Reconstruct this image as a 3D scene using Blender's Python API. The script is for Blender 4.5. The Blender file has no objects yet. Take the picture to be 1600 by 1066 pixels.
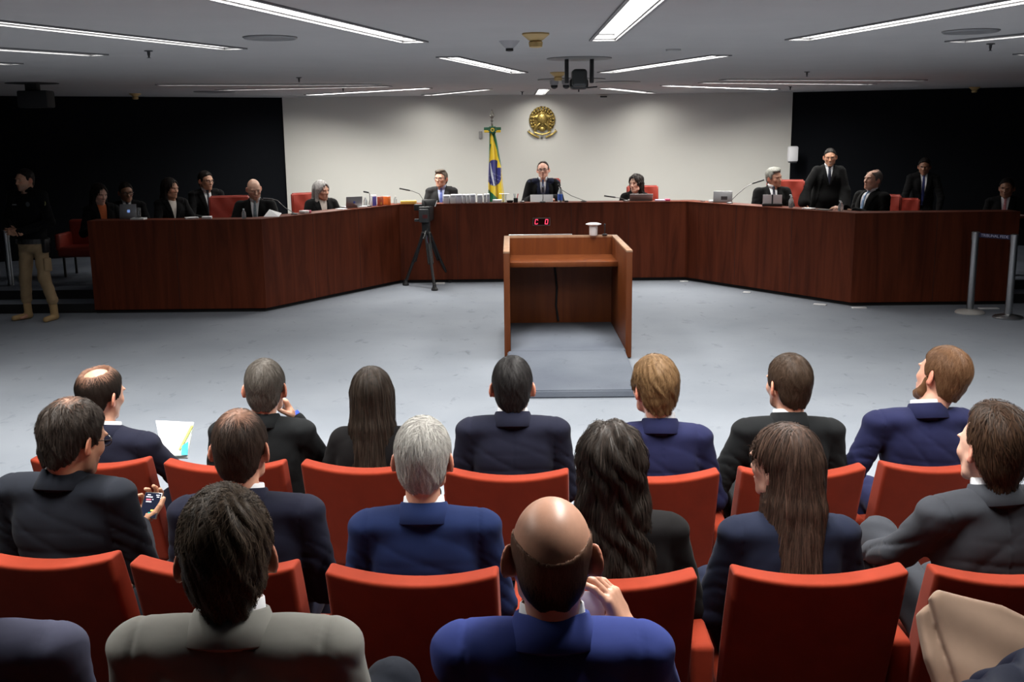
import bpy, bmesh, math, random
import numpy as np
from mathutils import Vector, Matrix, Euler
C = bpy.context.scene.collection
PI = math.pi
random.seed(7)

# ---------------------------------------------------------------- camera, world, light, exposure
FPX = 1650.0; CAM_H = 2.24; PITCH = math.radians(11.3); ROLL = math.radians(0.6)
cd = bpy.data.cameras.new('camera'); cam = bpy.data.objects.new('camera', cd); C.objects.link(cam)
cd.sensor_width = 36.0; cd.lens = FPX / 1600 * 36.0; cd.clip_start = 0.05; cd.clip_end = 100
cam.matrix_world = Matrix.Translation((0, 0, CAM_H)) @ Euler((PI/2 - PITCH, 0, 0)).to_matrix().to_4x4() @ Matrix.Rotation(-ROLL, 4, 'Z')
cd.dof.use_dof = False
bpy.context.scene.camera = cam
w = bpy.data.worlds.new('world'); bpy.context.scene.world = w; w.use_nodes = True
w.node_tree.nodes['Background'].inputs[0].default_value = (0.55, 0.6, 0.7, 1)
w.node_tree.nodes['Background'].inputs[1].default_value = 0.02
vs = bpy.context.scene.view_settings
vs.view_transform = 'Standard'; vs.look = 'None'; vs.gamma = 1; vs.use_curve_mapping = False
vs.exposure = 0.0
LIGHT_W = 62.0         # watts of one recessed fluorescent strip
CEIL = 2.85            # ceiling height

def ray(px, py):
    x = (px-800)/FPX; y = -(py-533)/FPX
    c, s = math.cos(-ROLL), math.sin(-ROLL)
    x, y = c*x - s*y, s*x + c*y
    return Vector((x, math.cos(PITCH)+y*math.sin(PITCH), -math.sin(PITCH)+y*math.cos(PITCH)))
def atz(px, py, z):
    d = ray(px, py); return Vector((0, 0, CAM_H)) + d*((z-CAM_H)/d.z)
def aty(px, py, Y):
    d = ray(px, py); return Vector((0, 0, CAM_H)) + d*(Y/d.y)

# ---------------------------------------------------------------- materials
MATS = {}
def mat(name, col, rough=0.6, metal=0.0, bump=0.0, bscale=200.0, vary=0.0, vscale=4.0, spec=0.5, emit=None, estr=0.0,
        attr=None, stretch=None, alpha=None, trans=0.0, coat=0.0, sheen=0.0, aniso=None):
    if name in MATS: return MATS[name]
    m = bpy.data.materials.new(name); m.use_nodes = True; MATS[name] = m
    nt = m.node_tree; N = nt.nodes; L = nt.links; b = N['Principled BSDF']
    b.inputs['Base Color'].default_value = (*col, 1); b.inputs['Roughness'].default_value = rough
    b.inputs['Metallic'].default_value = metal; b.inputs['Specular IOR Level'].default_value = spec
    if coat: b.inputs['Coat Weight'].default_value = coat; b.inputs['Coat Roughness'].default_value = 0.15
    if sheen: b.inputs['Sheen Weight'].default_value = sheen; b.inputs['Sheen Roughness'].default_value = 0.5
    if trans: b.inputs['Transmission Weight'].default_value = trans; b.inputs['IOR'].default_value = 1.3
    if emit: b.inputs['Emission Color'].default_value = (*emit, 1); b.inputs['Emission Strength'].default_value = estr
    tc = N.new('ShaderNodeTexCoord'); mp = N.new('ShaderNodeMapping'); L.new(tc.outputs['Object'], mp.inputs[0])
    if stretch: mp.inputs['Scale'].default_value = stretch
    colout = None
    if attr:
        a = N.new('ShaderNodeAttribute'); a.attribute_name = attr; colout = a.outputs['Color']
    if vary:
        n = N.new('ShaderNodeTexNoise'); n.inputs['Scale'].default_value = vscale; n.inputs['Detail'].default_value = 5; n.inputs['Roughness'].default_value = 0.6
        L.new(mp.outputs[0], n.inputs['Vector'])
        r = N.new('ShaderNodeMapRange'); r.inputs[1].default_value = 0.3; r.inputs[2].default_value = 0.7
        r.inputs[3].default_value = 1-vary; r.inputs[4].default_value = 1+vary; L.new(n.outputs['Fac'], r.inputs[0])
        mx = N.new('ShaderNodeMix'); mx.data_type = 'RGBA'; mx.blend_type = 'MULTIPLY'; mx.inputs[0].default_value = 1
        if colout: L.new(colout, mx.inputs[6])
        else: mx.inputs[6].default_value = (*col, 1)
        L.new(r.outputs[0], mx.inputs[7]); colout = mx.outputs[2]
    if colout: L.new(colout, b.inputs['Base Color'])
    if bump:
        n2 = N.new('ShaderNodeTexNoise'); n2.inputs['Scale'].default_value = bscale; n2.inputs['Detail'].default_value = 3
        L.new(mp.outputs[0], n2.inputs['Vector'])
        bp = N.new('ShaderNodeBump'); bp.inputs['Strength'].default_value = bump; bp.inputs['Distance'].default_value = 0.4/bscale
        L.new(n2.outputs['Fac'], bp.inputs['Height']); L.new(bp.outputs[0], b.inputs['Normal'])
    return m

def carpet_mat(name, c1, c2):
    m = mat(name, c1, 0.95, bump=0.6, bscale=350, spec=0.15)
    nt = m.node_tree; N = nt.nodes; L = nt.links; b = N['Principled BSDF']
    tc = N.new('ShaderNodeTexCoord')
    n = N.new('ShaderNodeTexNoise'); n.inputs['Scale'].default_value = 1.1; n.inputs['Detail'].default_value = 6
    L.new(tc.outputs['Object'], n.inputs['Vector'])
    cr = N.new('ShaderNodeValToRGB'); cr.color_ramp.elements[0].position = 0.3; cr.color_ramp.elements[0].color = (*c2, 1)
    cr.color_ramp.elements[1].position = 0.65; cr.color_ramp.elements[1].color = (*c1, 1); L.new(n.outputs['Fac'], cr.inputs[0])
    # pile brushed the wrong way: small smudges
    mp = N.new('ShaderNodeMapping'); mp.inputs['Scale'].default_value = (1, 0.6, 1); L.new(tc.outputs['Object'], mp.inputs[0])
    n3 = N.new('ShaderNodeTexNoise'); n3.inputs['Scale'].default_value = 7.0; n3.inputs['Detail'].default_value = 7; n3.inputs['Roughness'].default_value = 0.65; n3.inputs['Distortion'].default_value = 0.6
    L.new(mp.outputs[0], n3.inputs['Vector'])
    r = N.new('ShaderNodeMapRange'); r.inputs[1].default_value = 0.24; r.inputs[2].default_value = 0.40; r.inputs[3].default_value = 0.62; r.inputs[4].default_value = 1.0
    L.new(n3.outputs['Fac'], r.inputs[0])
    n4 = N.new('ShaderNodeTexNoise'); n4.inputs['Scale'].default_value = 160; L.new(tc.outputs['Object'], n4.inputs['Vector'])
    r4 = N.new('ShaderNodeMapRange'); r4.inputs[3].default_value = 0.85; r4.inputs[4].default_value = 1.12; L.new(n4.outputs['Fac'], r4.inputs[0])
    ml = N.new('ShaderNodeMath'); ml.operation = 'MULTIPLY'; L.new(r.outputs[0], ml.inputs[0]); L.new(r4.outputs[0], ml.inputs[1])
    mx = N.new('ShaderNodeMix'); mx.data_type = 'RGBA'; mx.blend_type = 'MULTIPLY'; mx.inputs[0].default_value = 1
    L.new(cr.outputs[0], mx.inputs[6]); L.new(ml.outputs[0], mx.inputs[7]); L.new(mx.outputs[2], b.inputs['Base Color'])
    return m

def wood_mat(name, c1, c2, rough=0.35, coat=0.2, stretch=(5, 5, 0.4), spec=0.5):
    m = mat(name, c1, rough, coat=coat, spec=spec)
    nt = m.node_tree; N = nt.nodes; L = nt.links; b = N['Principled BSDF']
    tc = N.new('ShaderNodeTexCoord'); mp = N.new('ShaderNodeMapping'); mp.inputs['Scale'].default_value = stretch; L.new(tc.outputs['Object'], mp.inputs[0])
    n = N.new('ShaderNodeTexNoise'); n.inputs['Scale'].default_value = 1.6; n.inputs['Detail'].default_value = 8; n.inputs['Roughness'].default_value = 0.62; n.inputs['Distortion'].default_value = 0.8
    L.new(mp.outputs[0], n.inputs['Vector'])
    cr = N.new('ShaderNodeValToRGB'); cr.color_ramp.elements[0].position = 0.32; cr.color_ramp.elements[0].color = (*c2, 1)
    cr.color_ramp.elements[1].position = 0.7; cr.color_ramp.elements[1].color = (*c1, 1); L.new(n.outputs['Fac'], cr.inputs[0])
    L.new(cr.outputs[0], b.inputs['Base Color'])
    return m

M_ceiling = mat('ceiling_paint', (0.38, 0.37, 0.37), 0.9, bump=0.05, bscale=60, vary=0.03, vscale=2)
M_white = mat('white_wall_paint', (0.66, 0.65, 0.60), 0.85, bump=0.03, bscale=90, vary=0.015, vscale=1.2)
M_navy = mat('navy_acoustic_cloth', (0.0022, 0.0030, 0.0048), 0.95, bump=0.1, bscale=300, spec=0.2)
M_carpet = carpet_mat('blue_grey_carpet', (0.285, 0.31, 0.352), (0.245, 0.27, 0.31))
M_carpet_step = carpet_mat('step_carpet', (0.165, 0.185, 0.22), (0.115, 0.13, 0.165))
M_carpet_shade = carpet_mat('shaded_riser_carpet', (0.030, 0.034, 0.042), (0.022, 0.025, 0.032))  # riser carpet coloured dark in place of shade, cutting bounce onto the chair backs
M_desk = wood_mat('dark_mahogany', (0.145, 0.032, 0.0125), (0.066, 0.0135, 0.0055), 0.5, 0.0, spec=0.12)
M_lect = wood_mat('orange_mahogany', (0.17, 0.046, 0.0105), (0.11, 0.027, 0.007), 0.42, 0.0, spec=0.25)
M_lectedge = wood_mat('pale_worn_edge', (0.42, 0.25, 0.15), (0.30, 0.16, 0.09), 0.4, 0.15)
M_black = mat('black_plastic', (0.012, 0.012, 0.013), 0.45)
M_blackm = mat('black_matte', (0.008, 0.008, 0.009), 0.8)
M_greydk = mat('dark_grey_plastic', (0.04, 0.042, 0.045), 0.5)
M_steel = mat('brushed_steel', (0.45, 0.46, 0.47), 0.32, 1.0, bump=0.02, bscale=500)
M_alu = mat('silver_laptop', (0.32, 0.32, 0.33), 0.4, 0.7)
M_frame = mat('fixture_frame', (0.20, 0.20, 0.205), 0.5, 0.3)
M_light = mat('lit_diffuser', (0.9, 0.9, 0.9), 0.5, emit=(1, 0.99, 0.96), estr=3.2)
M_louver = mat('white_louvre', (0.75, 0.75, 0.75), 0.4)
M_red = mat('red_upholstery', (0.215, 0.024, 0.0085), 0.85, bump=0.25, bscale=700, vary=0.10, vscale=9, spec=0.15, sheen=0.03)
M_paper = mat('white_paper', (0.82, 0.82, 0.83), 0.7)
M_gold = mat('aged_gold', (0.40, 0.29, 0.085), 0.42, 0.8, vary=0.45, vscale=30)
M_smoke = mat('yellowed_plastic', (0.45, 0.31, 0.12), 0.5)
M_whitep = mat('white_plastic', (0.78, 0.78, 0.80), 0.4)

# ---------------------------------------------------------------- helpers
def tag(o, label=None, cat=None, group=None, kind=None):
    if label: o['label'] = label
    if cat: o['category'] = cat
    if group: o['group'] = group
    if kind: o['kind'] = kind
    return o
def thing(name, label, cat, loc=(0, 0, 0), rz=0.0, group=None):
    o = bpy.data.objects.new(name, None); C.objects.link(o); o.empty_display_size = 0.1
    o.location = loc; o.rotation_euler = (0, 0, rz)
    return tag(o, label, cat, group)
def link_mesh(name, me, m, parent=None, smooth=False, loc=None, rot=None):
    o = bpy.data.objects.new(name, me); C.objects.link(o)
    if m is not None:
        for mm in (m if isinstance(m, (list, tuple)) else [m]): me.materials.append(mm)
    if parent is not None: o.parent = parent
    if loc is not None: o.location = loc
    if rot is not None: o.rotation_euler = rot
    if smooth: me.polygons.foreach_set('use_smooth', [True]*len(me.polygons))
    return o
def obj(name, bm, m, parent=None, smooth=False, loc=None, rot=None, auto=None):
    me = bpy.data.meshes.new(name); bmesh.ops.recalc_face_normals(bm, faces=bm.faces); bm.to_mesh(me); bm.free()
    o = link_mesh(name, me, m, parent, smooth, loc, rot)
    if auto is not None:
        me.polygons.foreach_set('use_smooth', [True]*len(me.polygons))
        try: me.set_sharp_from_angle(angle=math.radians(auto))
        except Exception: pass
    return o
def pts(name, V, F, m, parent=None, smooth=False):
    me = bpy.data.meshes.new(name); me.from_pydata([tuple(v) for v in V], [], F); me.update()
    return link_mesh(name, me, m, parent, smooth)
def NB(): return bmesh.new()
def add_box(bm, c, s, rot=None, bevel=0.0, seg=2, mi=0):
    r = bmesh.ops.create_cube(bm, size=1.0); vs_ = r['verts']
    bmesh.ops.scale(bm, vec=s, verts=vs_)
    fs = list({f for v in vs_ for f in v.link_faces})
    if bevel:
        es = list({e for v in vs_ for e in v.link_edges})
        rr = bmesh.ops.bevel(bm, geom=es, offset=bevel, segments=seg, affect='EDGES', profile=0.5)
        vs_ = list({v for f in rr['faces'] for v in f.verts} | {v for v in vs_ if v.is_valid})
        fs = list({f for v in vs_ for f in v.link_faces})
    if rot is not None: bmesh.ops.rotate(bm, cent=(0, 0, 0), matrix=rot if isinstance(rot, Matrix) else Euler(rot).to_matrix(), verts=vs_)
    bmesh.ops.translate(bm, vec=c, verts=vs_)
    for f in fs: f.material_index = mi
    return vs_
def box(name, c, s, m, parent=None, bevel=0.0, rot=None, seg=2):
    bm = NB(); add_box(bm, c, s, rot, bevel, seg); return obj(name, bm, m, parent, auto=35 if bevel else None)
def add_tube(bm, path, r, n=10, cap=True, mi=0):
    P = [Vector(p) for p in path]; rr = r if isinstance(r, (list, tuple)) else [r]*len(P)
    rings = []; up = Vector((0, 0, 1)); prev = None
    for i, p in enumerate(P):
        t = (P[min(i+1, len(P)-1)] - P[max(i-1, 0)]).normalized()
        if prev is None:
            a = t.cross(up)
            if a.length < 1e-3: a = t.cross(Vector((1, 0, 0)))
            a.normalize()
        else:
            a = prev - t*prev.dot(t); a.normalize()
        b = t.cross(a); prev = a
        rings.append([bm.verts.new(p + (a*math.cos(2*PI*k/n) + b*math.sin(2*PI*k/n))*rr[i]) for k in range(n)])
    for i in range(len(rings)-1):
        for k in range(n):
            f = bm.faces.new((rings[i][k], rings[i][(k+1) % n], rings[i+1][(k+1) % n], rings[i+1][k])); f.material_index = mi
    if cap:
        for q in (rings[0][::-1], rings[-1]):
            f = bm.faces.new(q); f.material_index = mi
def tube(name, path, r, m, parent=None, n=10):
    bm = NB(); add_tube(bm, path, r, n); return obj(name, bm, m, parent, auto=40)
def add_lathe(bm, prof, n=24, c=(0, 0, 0), mi=0, M=None):
    rings = []; c = Vector(c)
    for (r, z) in prof:
        ring = []
        for k in range(n):
            p = Vector((r*math.cos(2*PI*k/n), r*math.sin(2*PI*k/n), z))
            if M is not None: p = M @ p
            ring.append(bm.verts.new(p + c))
        rings.append(ring)
    for i in range(len(rings)-1):
        for k in range(n):
            f = bm.faces.new((rings[i][k], rings[i][(k+1) % n], rings[i+1][(k+1) % n], rings[i+1][k])); f.material_index = mi
    if prof[0][0] > 1e-5: f = bm.faces.new(rings[0][::-1]); f.material_index = mi
    if prof[-1][0] > 1e-5: f = bm.faces.new(rings[-1]); f.material_index = mi
    bmesh.ops.remove_doubles(bm, verts=[v for r_ in rings for v in r_], dist=1e-6)
def lathe(name, prof, m, parent=None, n=24, c=(0, 0, 0), M=None):
    bm = NB(); add_lathe(bm, prof, n, c, 0, M); return obj(name, bm, m, parent, auto=40)
def prism(name, poly, z0, z1, m, parent=None, bevel=0):
    bm = NB(); b = [bm.verts.new((x, y, z0)) for x, y in poly]; t = [bm.verts.new((x, y, z1)) for x, y in poly]
    bm.faces.new(b[::-1]); bm.faces.new(t); n = len(poly)
    for i in range(n): bm.faces.new((b[i], b[(i+1) % n], t[(i+1) % n], t[i]))
    bmesh.ops.recalc_face_normals(bm, faces=bm.faces)
    if bevel: bmesh.ops.bevel(bm, geom=list(bm.edges), offset=bevel, segments=2, affect='EDGES')
    return obj(name, bm, m, parent, auto=35 if bevel else None)
def struct(o): o['kind'] = 'structure'; return o
def copy_tree(o, parent=None):
    c = o.copy(); C.objects.link(c)
    if parent is not None: c.parent = parent
    for ch in list(o.children): copy_tree(ch, c)
    return c
# ---------------------------------------------------------------- the room
WALL_Y = 19.3
bm = NB(); add_box(bm, (0, 7.2, -0.05), (20, 24.6, 0.1)); struct(obj('floor', bm, M_carpet))
# audience rows stand on two low carpeted risers
RB, RC = 0.08, 0.20     # floor height under the second and third row
struct(box('trim_1', (0, 1.35, RB/2), (20, 4.1, RB), M_carpet_shade))
struct(box('trim_2', (0, 0.32, RB+(RC-RB)/2), (20, 3.9, RC-RB), M_carpet_shade))
bm = NB(); add_box(bm, (0, 7.2, CEIL+0.16), (20, 24.6, 0.1)); struct(obj('ceiling_slab', bm, M_ceiling))
struct(box('wall_back', (0.5, WALL_Y+0.1, 1.45), (9.1, 0.2, 2.9), M_white))
for nm, poly in (('wall_back_left', [(-4.05, WALL_Y+0.05), (-4.05, WALL_Y+0.2), (-9.8, 16.3), (-9.8, 16.1)]),
                 ('wall_back_right', [(5.05, WALL_Y+0.05), (5.05, WALL_Y+0.2), (9.8, 17.5), (9.8, 17.3)])):
    struct(prism(nm, poly, 0, 2.95, M_navy))
struct(box('wall_left', (-9.9, 6.5, 1.45), (0.2, 23, 2.95), M_navy))
struct(box('wall_right', (9.9, 6.5, 1.45), (0.2, 23, 2.95), M_navy))
struct(box('wall_front', (0, -5.0, 1.45), (20, 0.2, 2.95), mat('grey_rear_wall', (0.07, 0.07, 0.07), 0.9)))

# strips: plan end points (x, y), radiating from above the middle of the judges' room
STR = [((-1.30, 5.02), (-0.66, 7.58)), ((0.66, 5.0), (0.66, 7.6)), ((2.62, 5.15), (2.05, 7.72)),
       ((-2.9, 5.75), (-2.02, 8.03)), ((-4.55, 6.35), (-3.2, 8.5)), ((-5.85, 7.5), (-4.28, 9.45)),
       ((-0.51, 9.15), (0.10, 11.7)), ((1.8, 9.31), (1.06, 11.85)), ((0.53, 16.5), (0.53, 18.95)),
       ((-4.45, 13.75), (-1.72, 14.35)), ((-4.15, 15.55), (-1.66, 14.85)), ((-3.3, 17.9), (-1.2, 15.65)), ((-1.42, 18.7), (-0.36, 16.4)),
       ((1.43, 16.3), (2.45, 18.75)), ((2.26, 15.6), (4.3, 17.6)), ((2.64, 14.75), (5.3, 15.9)), ((2.76, 13.95), (5.6, 14.75)),
       ((3.30, 8.05), (4.4, 5.75)), ((4.5, 9.6), (6.2, 7.7)),
       ((-1.98, 2.15), (-1.34, 4.85)), ((0.66, 2.1), (0.66, 4.85)), ((3.30, 2.15), (2.68, 4.9))]
SW = 0.165
PW = {19: 1.6, 20: 1.6, 21: 1.6, 8: 0.5, 12: 0.65, 13: 0.65, 11: 2.3, 14: 2.3, 10: 0.5, 15: 0.75, 9: 0.14, 16: 0.2, 3: 0.85, 4: 0.7, 5: 0.4, 17: 0.7, 18: 0.35}      # relative power of each strip, tuned to the brightness of its area
# ceiling plane with real recesses: build it as a grid of quads around oriented slots, by cutting each slot out with bmesh planes
cb = NB(); add_box(cb, (0, 7.2, CEIL+0.06), (20, 24.6, 0.12)); ceil = obj('ceiling', cb, M_ceiling); struct(ceil)
cut = NB()
for a, b in STR:
    A = Vector((*a, 0)); B = Vector((*b, 0)); c = (A+B)/2; ang = math.atan2(B.y-A.y, B.x-A.x)
    add_box(cut, (c.x, c.y, CEIL), ((B-A).length, SW, 0.15), rot=Matrix.Rotation(ang, 3, 'Z'))
cuto = obj('cutter', cut, None)
md = ceil.modifiers.new('slots', 'BOOLEAN'); md.operation = 'DIFFERENCE'; md.object = cuto; md.solver = 'EXACT'
dg = bpy.context.evaluated_depsgraph_get()
nm_ = bpy.data.meshes.new_from_object(ceil.evaluated_get(dg)); ceil.modifiers.clear(); ceil.data = nm_
bpy.data.objects.remove(cuto)

PLACE = {0: 'long bright strip light at the top left centre of the ceiling', 1: 'widest bright strip light above the lectern end of the public seats',
         2: 'long strip light at the upper right running off the top edge', 3: 'thin long strip light at the upper left, right end near the round ceiling disc',
         4: 'short looking strip light below the long one at the far left', 5: 'smallest strip light at the left edge of the ceiling',
         6: 'strip light left of the ceiling camera', 7: 'strip light right of the ceiling camera', 8: 'small square looking strip light above the emblem',
         9: 'front dashed strip light over the left wing of the bench', 10: 'second dashed strip light over the left wing of the bench',
         11: 'strip light near the left end of the white wall', 12: 'strip light above the flag side of the white wall',
         13: 'strip light right of the emblem close to the white wall', 14: 'slanting strip light close to the right half of the white wall',
         15: 'rear dashed strip light over the right wing of the bench', 16: 'front dashed strip light over the right wing of the bench',
         17: 'strip light at the right edge beyond the round ceiling disc', 18: 'strip light over the right side of the hall',
         19: 'left strip light over the public seats', 20: 'middle strip light over the public seats', 21: 'right strip light over the public seats'}
for i, (a, b) in enumerate(STR):
    A = Vector((*a, CEIL)); B = Vector((*b, CEIL)); c = (A+B)/2; L_ = (B-A).length; ang = math.atan2(B.y-A.y, B.x-A.x)
    t = thing('ceiling_light', PLACE[i], 'ceiling light', c, ang, 'recessed strip lights in the ceiling')
    fr = NB()
    for s in (-1, 1):
        add_box(fr, (0, s*(SW/2+0.009), -0.004), (L_+0.05, 0.02, 0.012)); add_box(fr, (s*(L_/2+0.012), 0, -0.004), (0.022, SW, 0.012))
        add_box(fr, (0, s*(SW/2-0.006), 0.03), (L_-0.006, 0.008, 0.05)); add_box(fr, (s*(L_/2-0.006), 0, 0.03), (0.008, SW-0.01, 0.05))
    obj('frame', fr, M_frame, t)
    box('diffuser', (0, 0, 0.045), (L_-0.02, SW-0.02, 0.01), M_light, t)
    if i in (9, 10, 15, 16):
        n = int(L_/0.13)
        for k in range(n): box('louvre_blade', (-L_/2+(k+0.5)*L_/n, 0, 0.018), (0.006, SW-0.02, 0.036), M_louver, t)
    ld = bpy.data.lights.new('strip_light', 'AREA'); ld.shape = 'RECTANGLE'; ld.size = L_-0.05; ld.size_y = SW-0.03
    ld.energy = LIGHT_W * L_/2.6 * PW.get(i, 1.0); ld.color = (1.0, 0.975, 0.92); ld.spread = math.radians(125 if i in (9, 10, 15, 16) else 168 if i in (8, 11, 12, 13, 14) else 155 if i in (0, 1, 2, 6, 7) else 140)
    lo = bpy.data.objects.new('lamp', ld); C.objects.link(lo); lo.parent = t; lo.location = (0, 0, 0.036)

# ---------------------------------------------------------------- dais behind the judges' bench, with two steps at each end
DZ = 0.24
FRONT = [(-5.30, 13.26), (-3.12, 13.26), (-1.65, 15.72), (2.60, 15.72), (4.30, 13.22), (6.36, 13.22)]
dais = [(-9.78, 14.15), (-5.15, 14.15), (-5.15, 13.55), (-3.3, 13.55), (-1.82, 16.0), (2.76, 16.0), (4.47, 13.52), (6.2, 13.52), (6.2, 14.15), (9.78, 14.15), (9.78, 17.28), (5.05, 19.3), (-4.05, 19.3), (-9.78, 16.08)]
struct(prism('trim_3', dais, 0, DZ, M_carpet_step))
for k, (x0, x1) in enumerate(((-9.78, -5.2), (6.3, 9.78))):
    for s in range(2):
        y0 = 13.35 + 0.4*s; z1 = 0.12*(s+1)
        struct(box('trim_%d' % (4+k*2+s), ((x0+x1)/2, (y0+14.2)/2, z1/2), (x1-x0, 14.2-y0, z1), M_carpet_step))
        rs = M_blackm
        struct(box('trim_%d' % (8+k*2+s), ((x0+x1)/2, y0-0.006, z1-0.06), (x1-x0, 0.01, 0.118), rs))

# ---------------------------------------------------------------- judges' bench
DH = 1.18
bench = thing('judges_bench', 'long dark mahogany judges bench bent in five straight runs around the carpet', 'bench desk')
def offset_poly(P, d):
    out = []
    for i, p in enumerate(P):
        p = Vector(p)
        n = Vector((0, 0))
        if i > 0: e = (p-Vector(P[i-1])).normalized(); n1 = Vector((-e.y, e.x))
        if i < len(P)-1: e = (Vector(P[i+1])-p).normalized(); n2 = Vector((-e.y, e.x))
        if i == 0: n = n2
        elif i == len(P)-1: n = n1
        else:
            n = (n1+n2).normalized(); n = n / max(0.3, n.dot(n1))
        out.append(tuple(p + n*d))
    return out
F2 = [Vector(p) for p in FRONT]
inner = offset_poly(FRONT, 0.045); plf = offset_poly(FRONT, 0.05); plb = offset_poly(FRONT, 0.09)
topb = offset_poly(FRONT, 0.30); inb = offset_poly(FRONT, 0.86)
for i in range(5):
    a, b = FRONT[i], FRONT[i+1]
    prism('front_panel', [a, b, inner[i+1], inner[i]], 0.05, DH-0.018, M_desk, bench)
    prism('plinth', [plf[i], plf[i+1], plb[i+1], plb[i]], 0.0, 0.06, M_blackm, bench)
    # fine vertical panel joints
    A, B = Vector(a), Vector(b); e = (B-A).normalized(); nrm = Vector((e.y, -e.x)); L_ = (B-A).length
    ng = max(2, round(L_/0.9))
    for k in range(1, ng):
        p = A + e*L_*k/ng + nrm*0.0008
        box('panel_joint', (p.x, p.y, DH/2+0.02), (0.004, 0.002, DH-0.08), M_blackm, bench, rot=Matrix.Rotation(math.atan2(e.y, e.x), 3, 'Z'))
lip = offset_poly(FRONT, -0.006)
tp = [p for p in lip] + [p for p in topb[::-1]]
prism('worktop', tp, DH-0.018, DH, M_desk, bench, bevel=0.004)
prism('inner_worktop', [p for p in offset_poly(FRONT, 0.05)]+[p for p in inb[::-1]], 0.95, 0.98, M_desk, bench)
for (x, s) in ((FRONT[0][0], 1), (FRONT[-1][0], -1)):
    box('end_panel', (x+s*0.02, FRONT[0][1]+0.45, 0.50), (0.04, 0.80, 0.9), M_desk, bench)

# red digital timer let into the middle of the bench
def seven(bm, cx, cz, h, segs, t=0.007, sl=0.12):
    wd = h*0.55
    S = {'a': ((-wd/2, h/2), (wd/2, h/2)), 'g': ((-wd/2, 0), (wd/2, 0)), 'd': ((-wd/2, -h/2), (wd/2, -h/2)),
         'f': ((-wd/2, 0), (-wd/2, h/2)), 'e': ((-wd/2, -h/2), (-wd/2, 0)), 'b': ((wd/2, 0), (wd/2, h/2)), 'c': ((wd/2, -h/2), (wd/2, 0))}
    for s in segs:
        (x0, z0), (x1, z1) = S[s]; x0 += z0*sl; x1 += z1*sl
        d = Vector((x1-x0, 0, z1-z0)); ln = d.length; ang = math.atan2(d.z, d.x)
        add_box(bm, (cx+(x0+x1)/2, -0.012, cz+(z0+z1)/2), (ln, 0.004, t*1.5), rot=Matrix.Rotation(-ang, 3, 'Y'))
tc_ = aty(846, 346.5, 15.72)
tm = thing('digital_timer', 'small red digital timer set in the middle of the judges bench front', 'timer', (tc_.x, 15.714, tc_.z))
box('casing', (0, 0, 0), (0.26, 0.02, 0.118), mat('timer_bezel', (0.12, 0.09, 0.08), 0.4, 0.3), tm, bevel=0.003)
box('display', (0, -0.010, 0), (0.235, 0.004, 0.092), mat('timer_glass', (0.015, 0.001, 0.002), 0.15), tm)
sb = NB(); seven(sb, -0.075, 0, 0.066, 'adef'); seven(sb, 0.075, 0, 0.066, 'abcdef'); 
add_box(sb, (-0.055, -0.012, 0.024), (0.008, 0.004, 0.014)); add_box(sb, (-0.058, -0.012, -0.024), (0.008, 0.004, 0.014))
obj('digits', sb, mat('red_led', (0.5, 0.01, 0.03), 0.4, emit=(1.0, 0.06, 0.13), estr=1.6), tm)

# ---------------------------------------------------------------- lectern
LX0, LX1, LY0, LY1, LH = -0.075, 1.185, 10.26, 11.82, 1.08
lec = thing('lectern', 'open backed orange mahogany lectern facing the judges bench', 'lectern', ((LX0+LX1)/2, LY0, 0))
lw = LX1-LX0; hw = lw/2; ld_ = LY1-LY0
for s in (-1, 1):
    box('side_panel', (s*(hw-0.03), ld_/2, LH/2-0.004), (0.06, ld_, LH-0.03), M_lect, lec, bevel=0.003)
    box('top_edge', (s*(hw-0.03), ld_/2, LH-0.01), (0.062, ld_+0.004, 0.02), M_lectedge, lec, bevel=0.003)
box('front_panel', (0, ld_-0.03, LH/2), (lw-0.12, 0.06, LH-0.02), M_lect, lec)
box('top_edge', (0, ld_-0.03, LH-0.01), (lw-0.12, 0.062, 0.021), M_lectedge, lec)
# slanted reading board and its front rail
box('reading_shelf', (0, ld_-0.395, LH-0.225), (lw-0.122, 0.67, 0.03), M_lect, lec, bevel=0.003)
box('shelf_rail', (0, ld_-0.745, LH-0.235), (lw-0.122, 0.03, 0.055), M_lect, lec, bevel=0.006)
box('inner_step', (0, ld_/2-0.05, 0.05), (lw-0.122, ld_-0.02, 0.10), M_carpet_step, lec, bevel=0.01)
tube('cable', [(-0.06, ld_-0.075, LH-0.22), (-0.07, ld_-0.08, 0.75), (-0.045, ld_-0.085, 0.5), (-0.055, ld_-0.08, 0.3), (-0.03, ld_-0.10, 0.12)], 0.012, M_blackm, lec)
ramp_lo = atz(987, 621, 0); ramp_hi = atz(800, 551, 0.1)
rmp = NB()
V = [(-hw+0.03, -0.03, 0.098), (hw-0.07, -0.03, 0.098), (hw-0.07, -0.02, 0), (-hw+0.03, -0.02, 0),
     (-hw+0.03, ramp_lo.y-LY0, 0.07), (hw-0.09, ramp_lo.y-LY0, 0.07), (hw-0.09, ramp_lo.y-LY0, 0.0), (-hw+0.03, ramp_lo.y-LY0, 0.0)]
bv = [rmp.verts.new(v) for v in V]
for q in ((0, 1, 5, 4), (3, 2, 6, 7), (0, 4, 7, 3), (1, 2, 6, 5), (4, 5, 6, 7), (0, 3, 2, 1)): rmp.faces.new([bv[k] for k in q])
bmesh.ops.recalc_face_normals(rmp, faces=rmp.faces)
bmesh.ops.bevel(rmp, geom=list(rmp.edges), offset=0.012, segments=3, affect='EDGES')
rp = obj('carpeted_step', rmp, M_carpet_step, auto=40); rp.location = ((LX0+LX1)/2, LY0-0.01, 0)
tag(rp, 'low carpet covered step board leading into the lectern', 'step')

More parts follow.
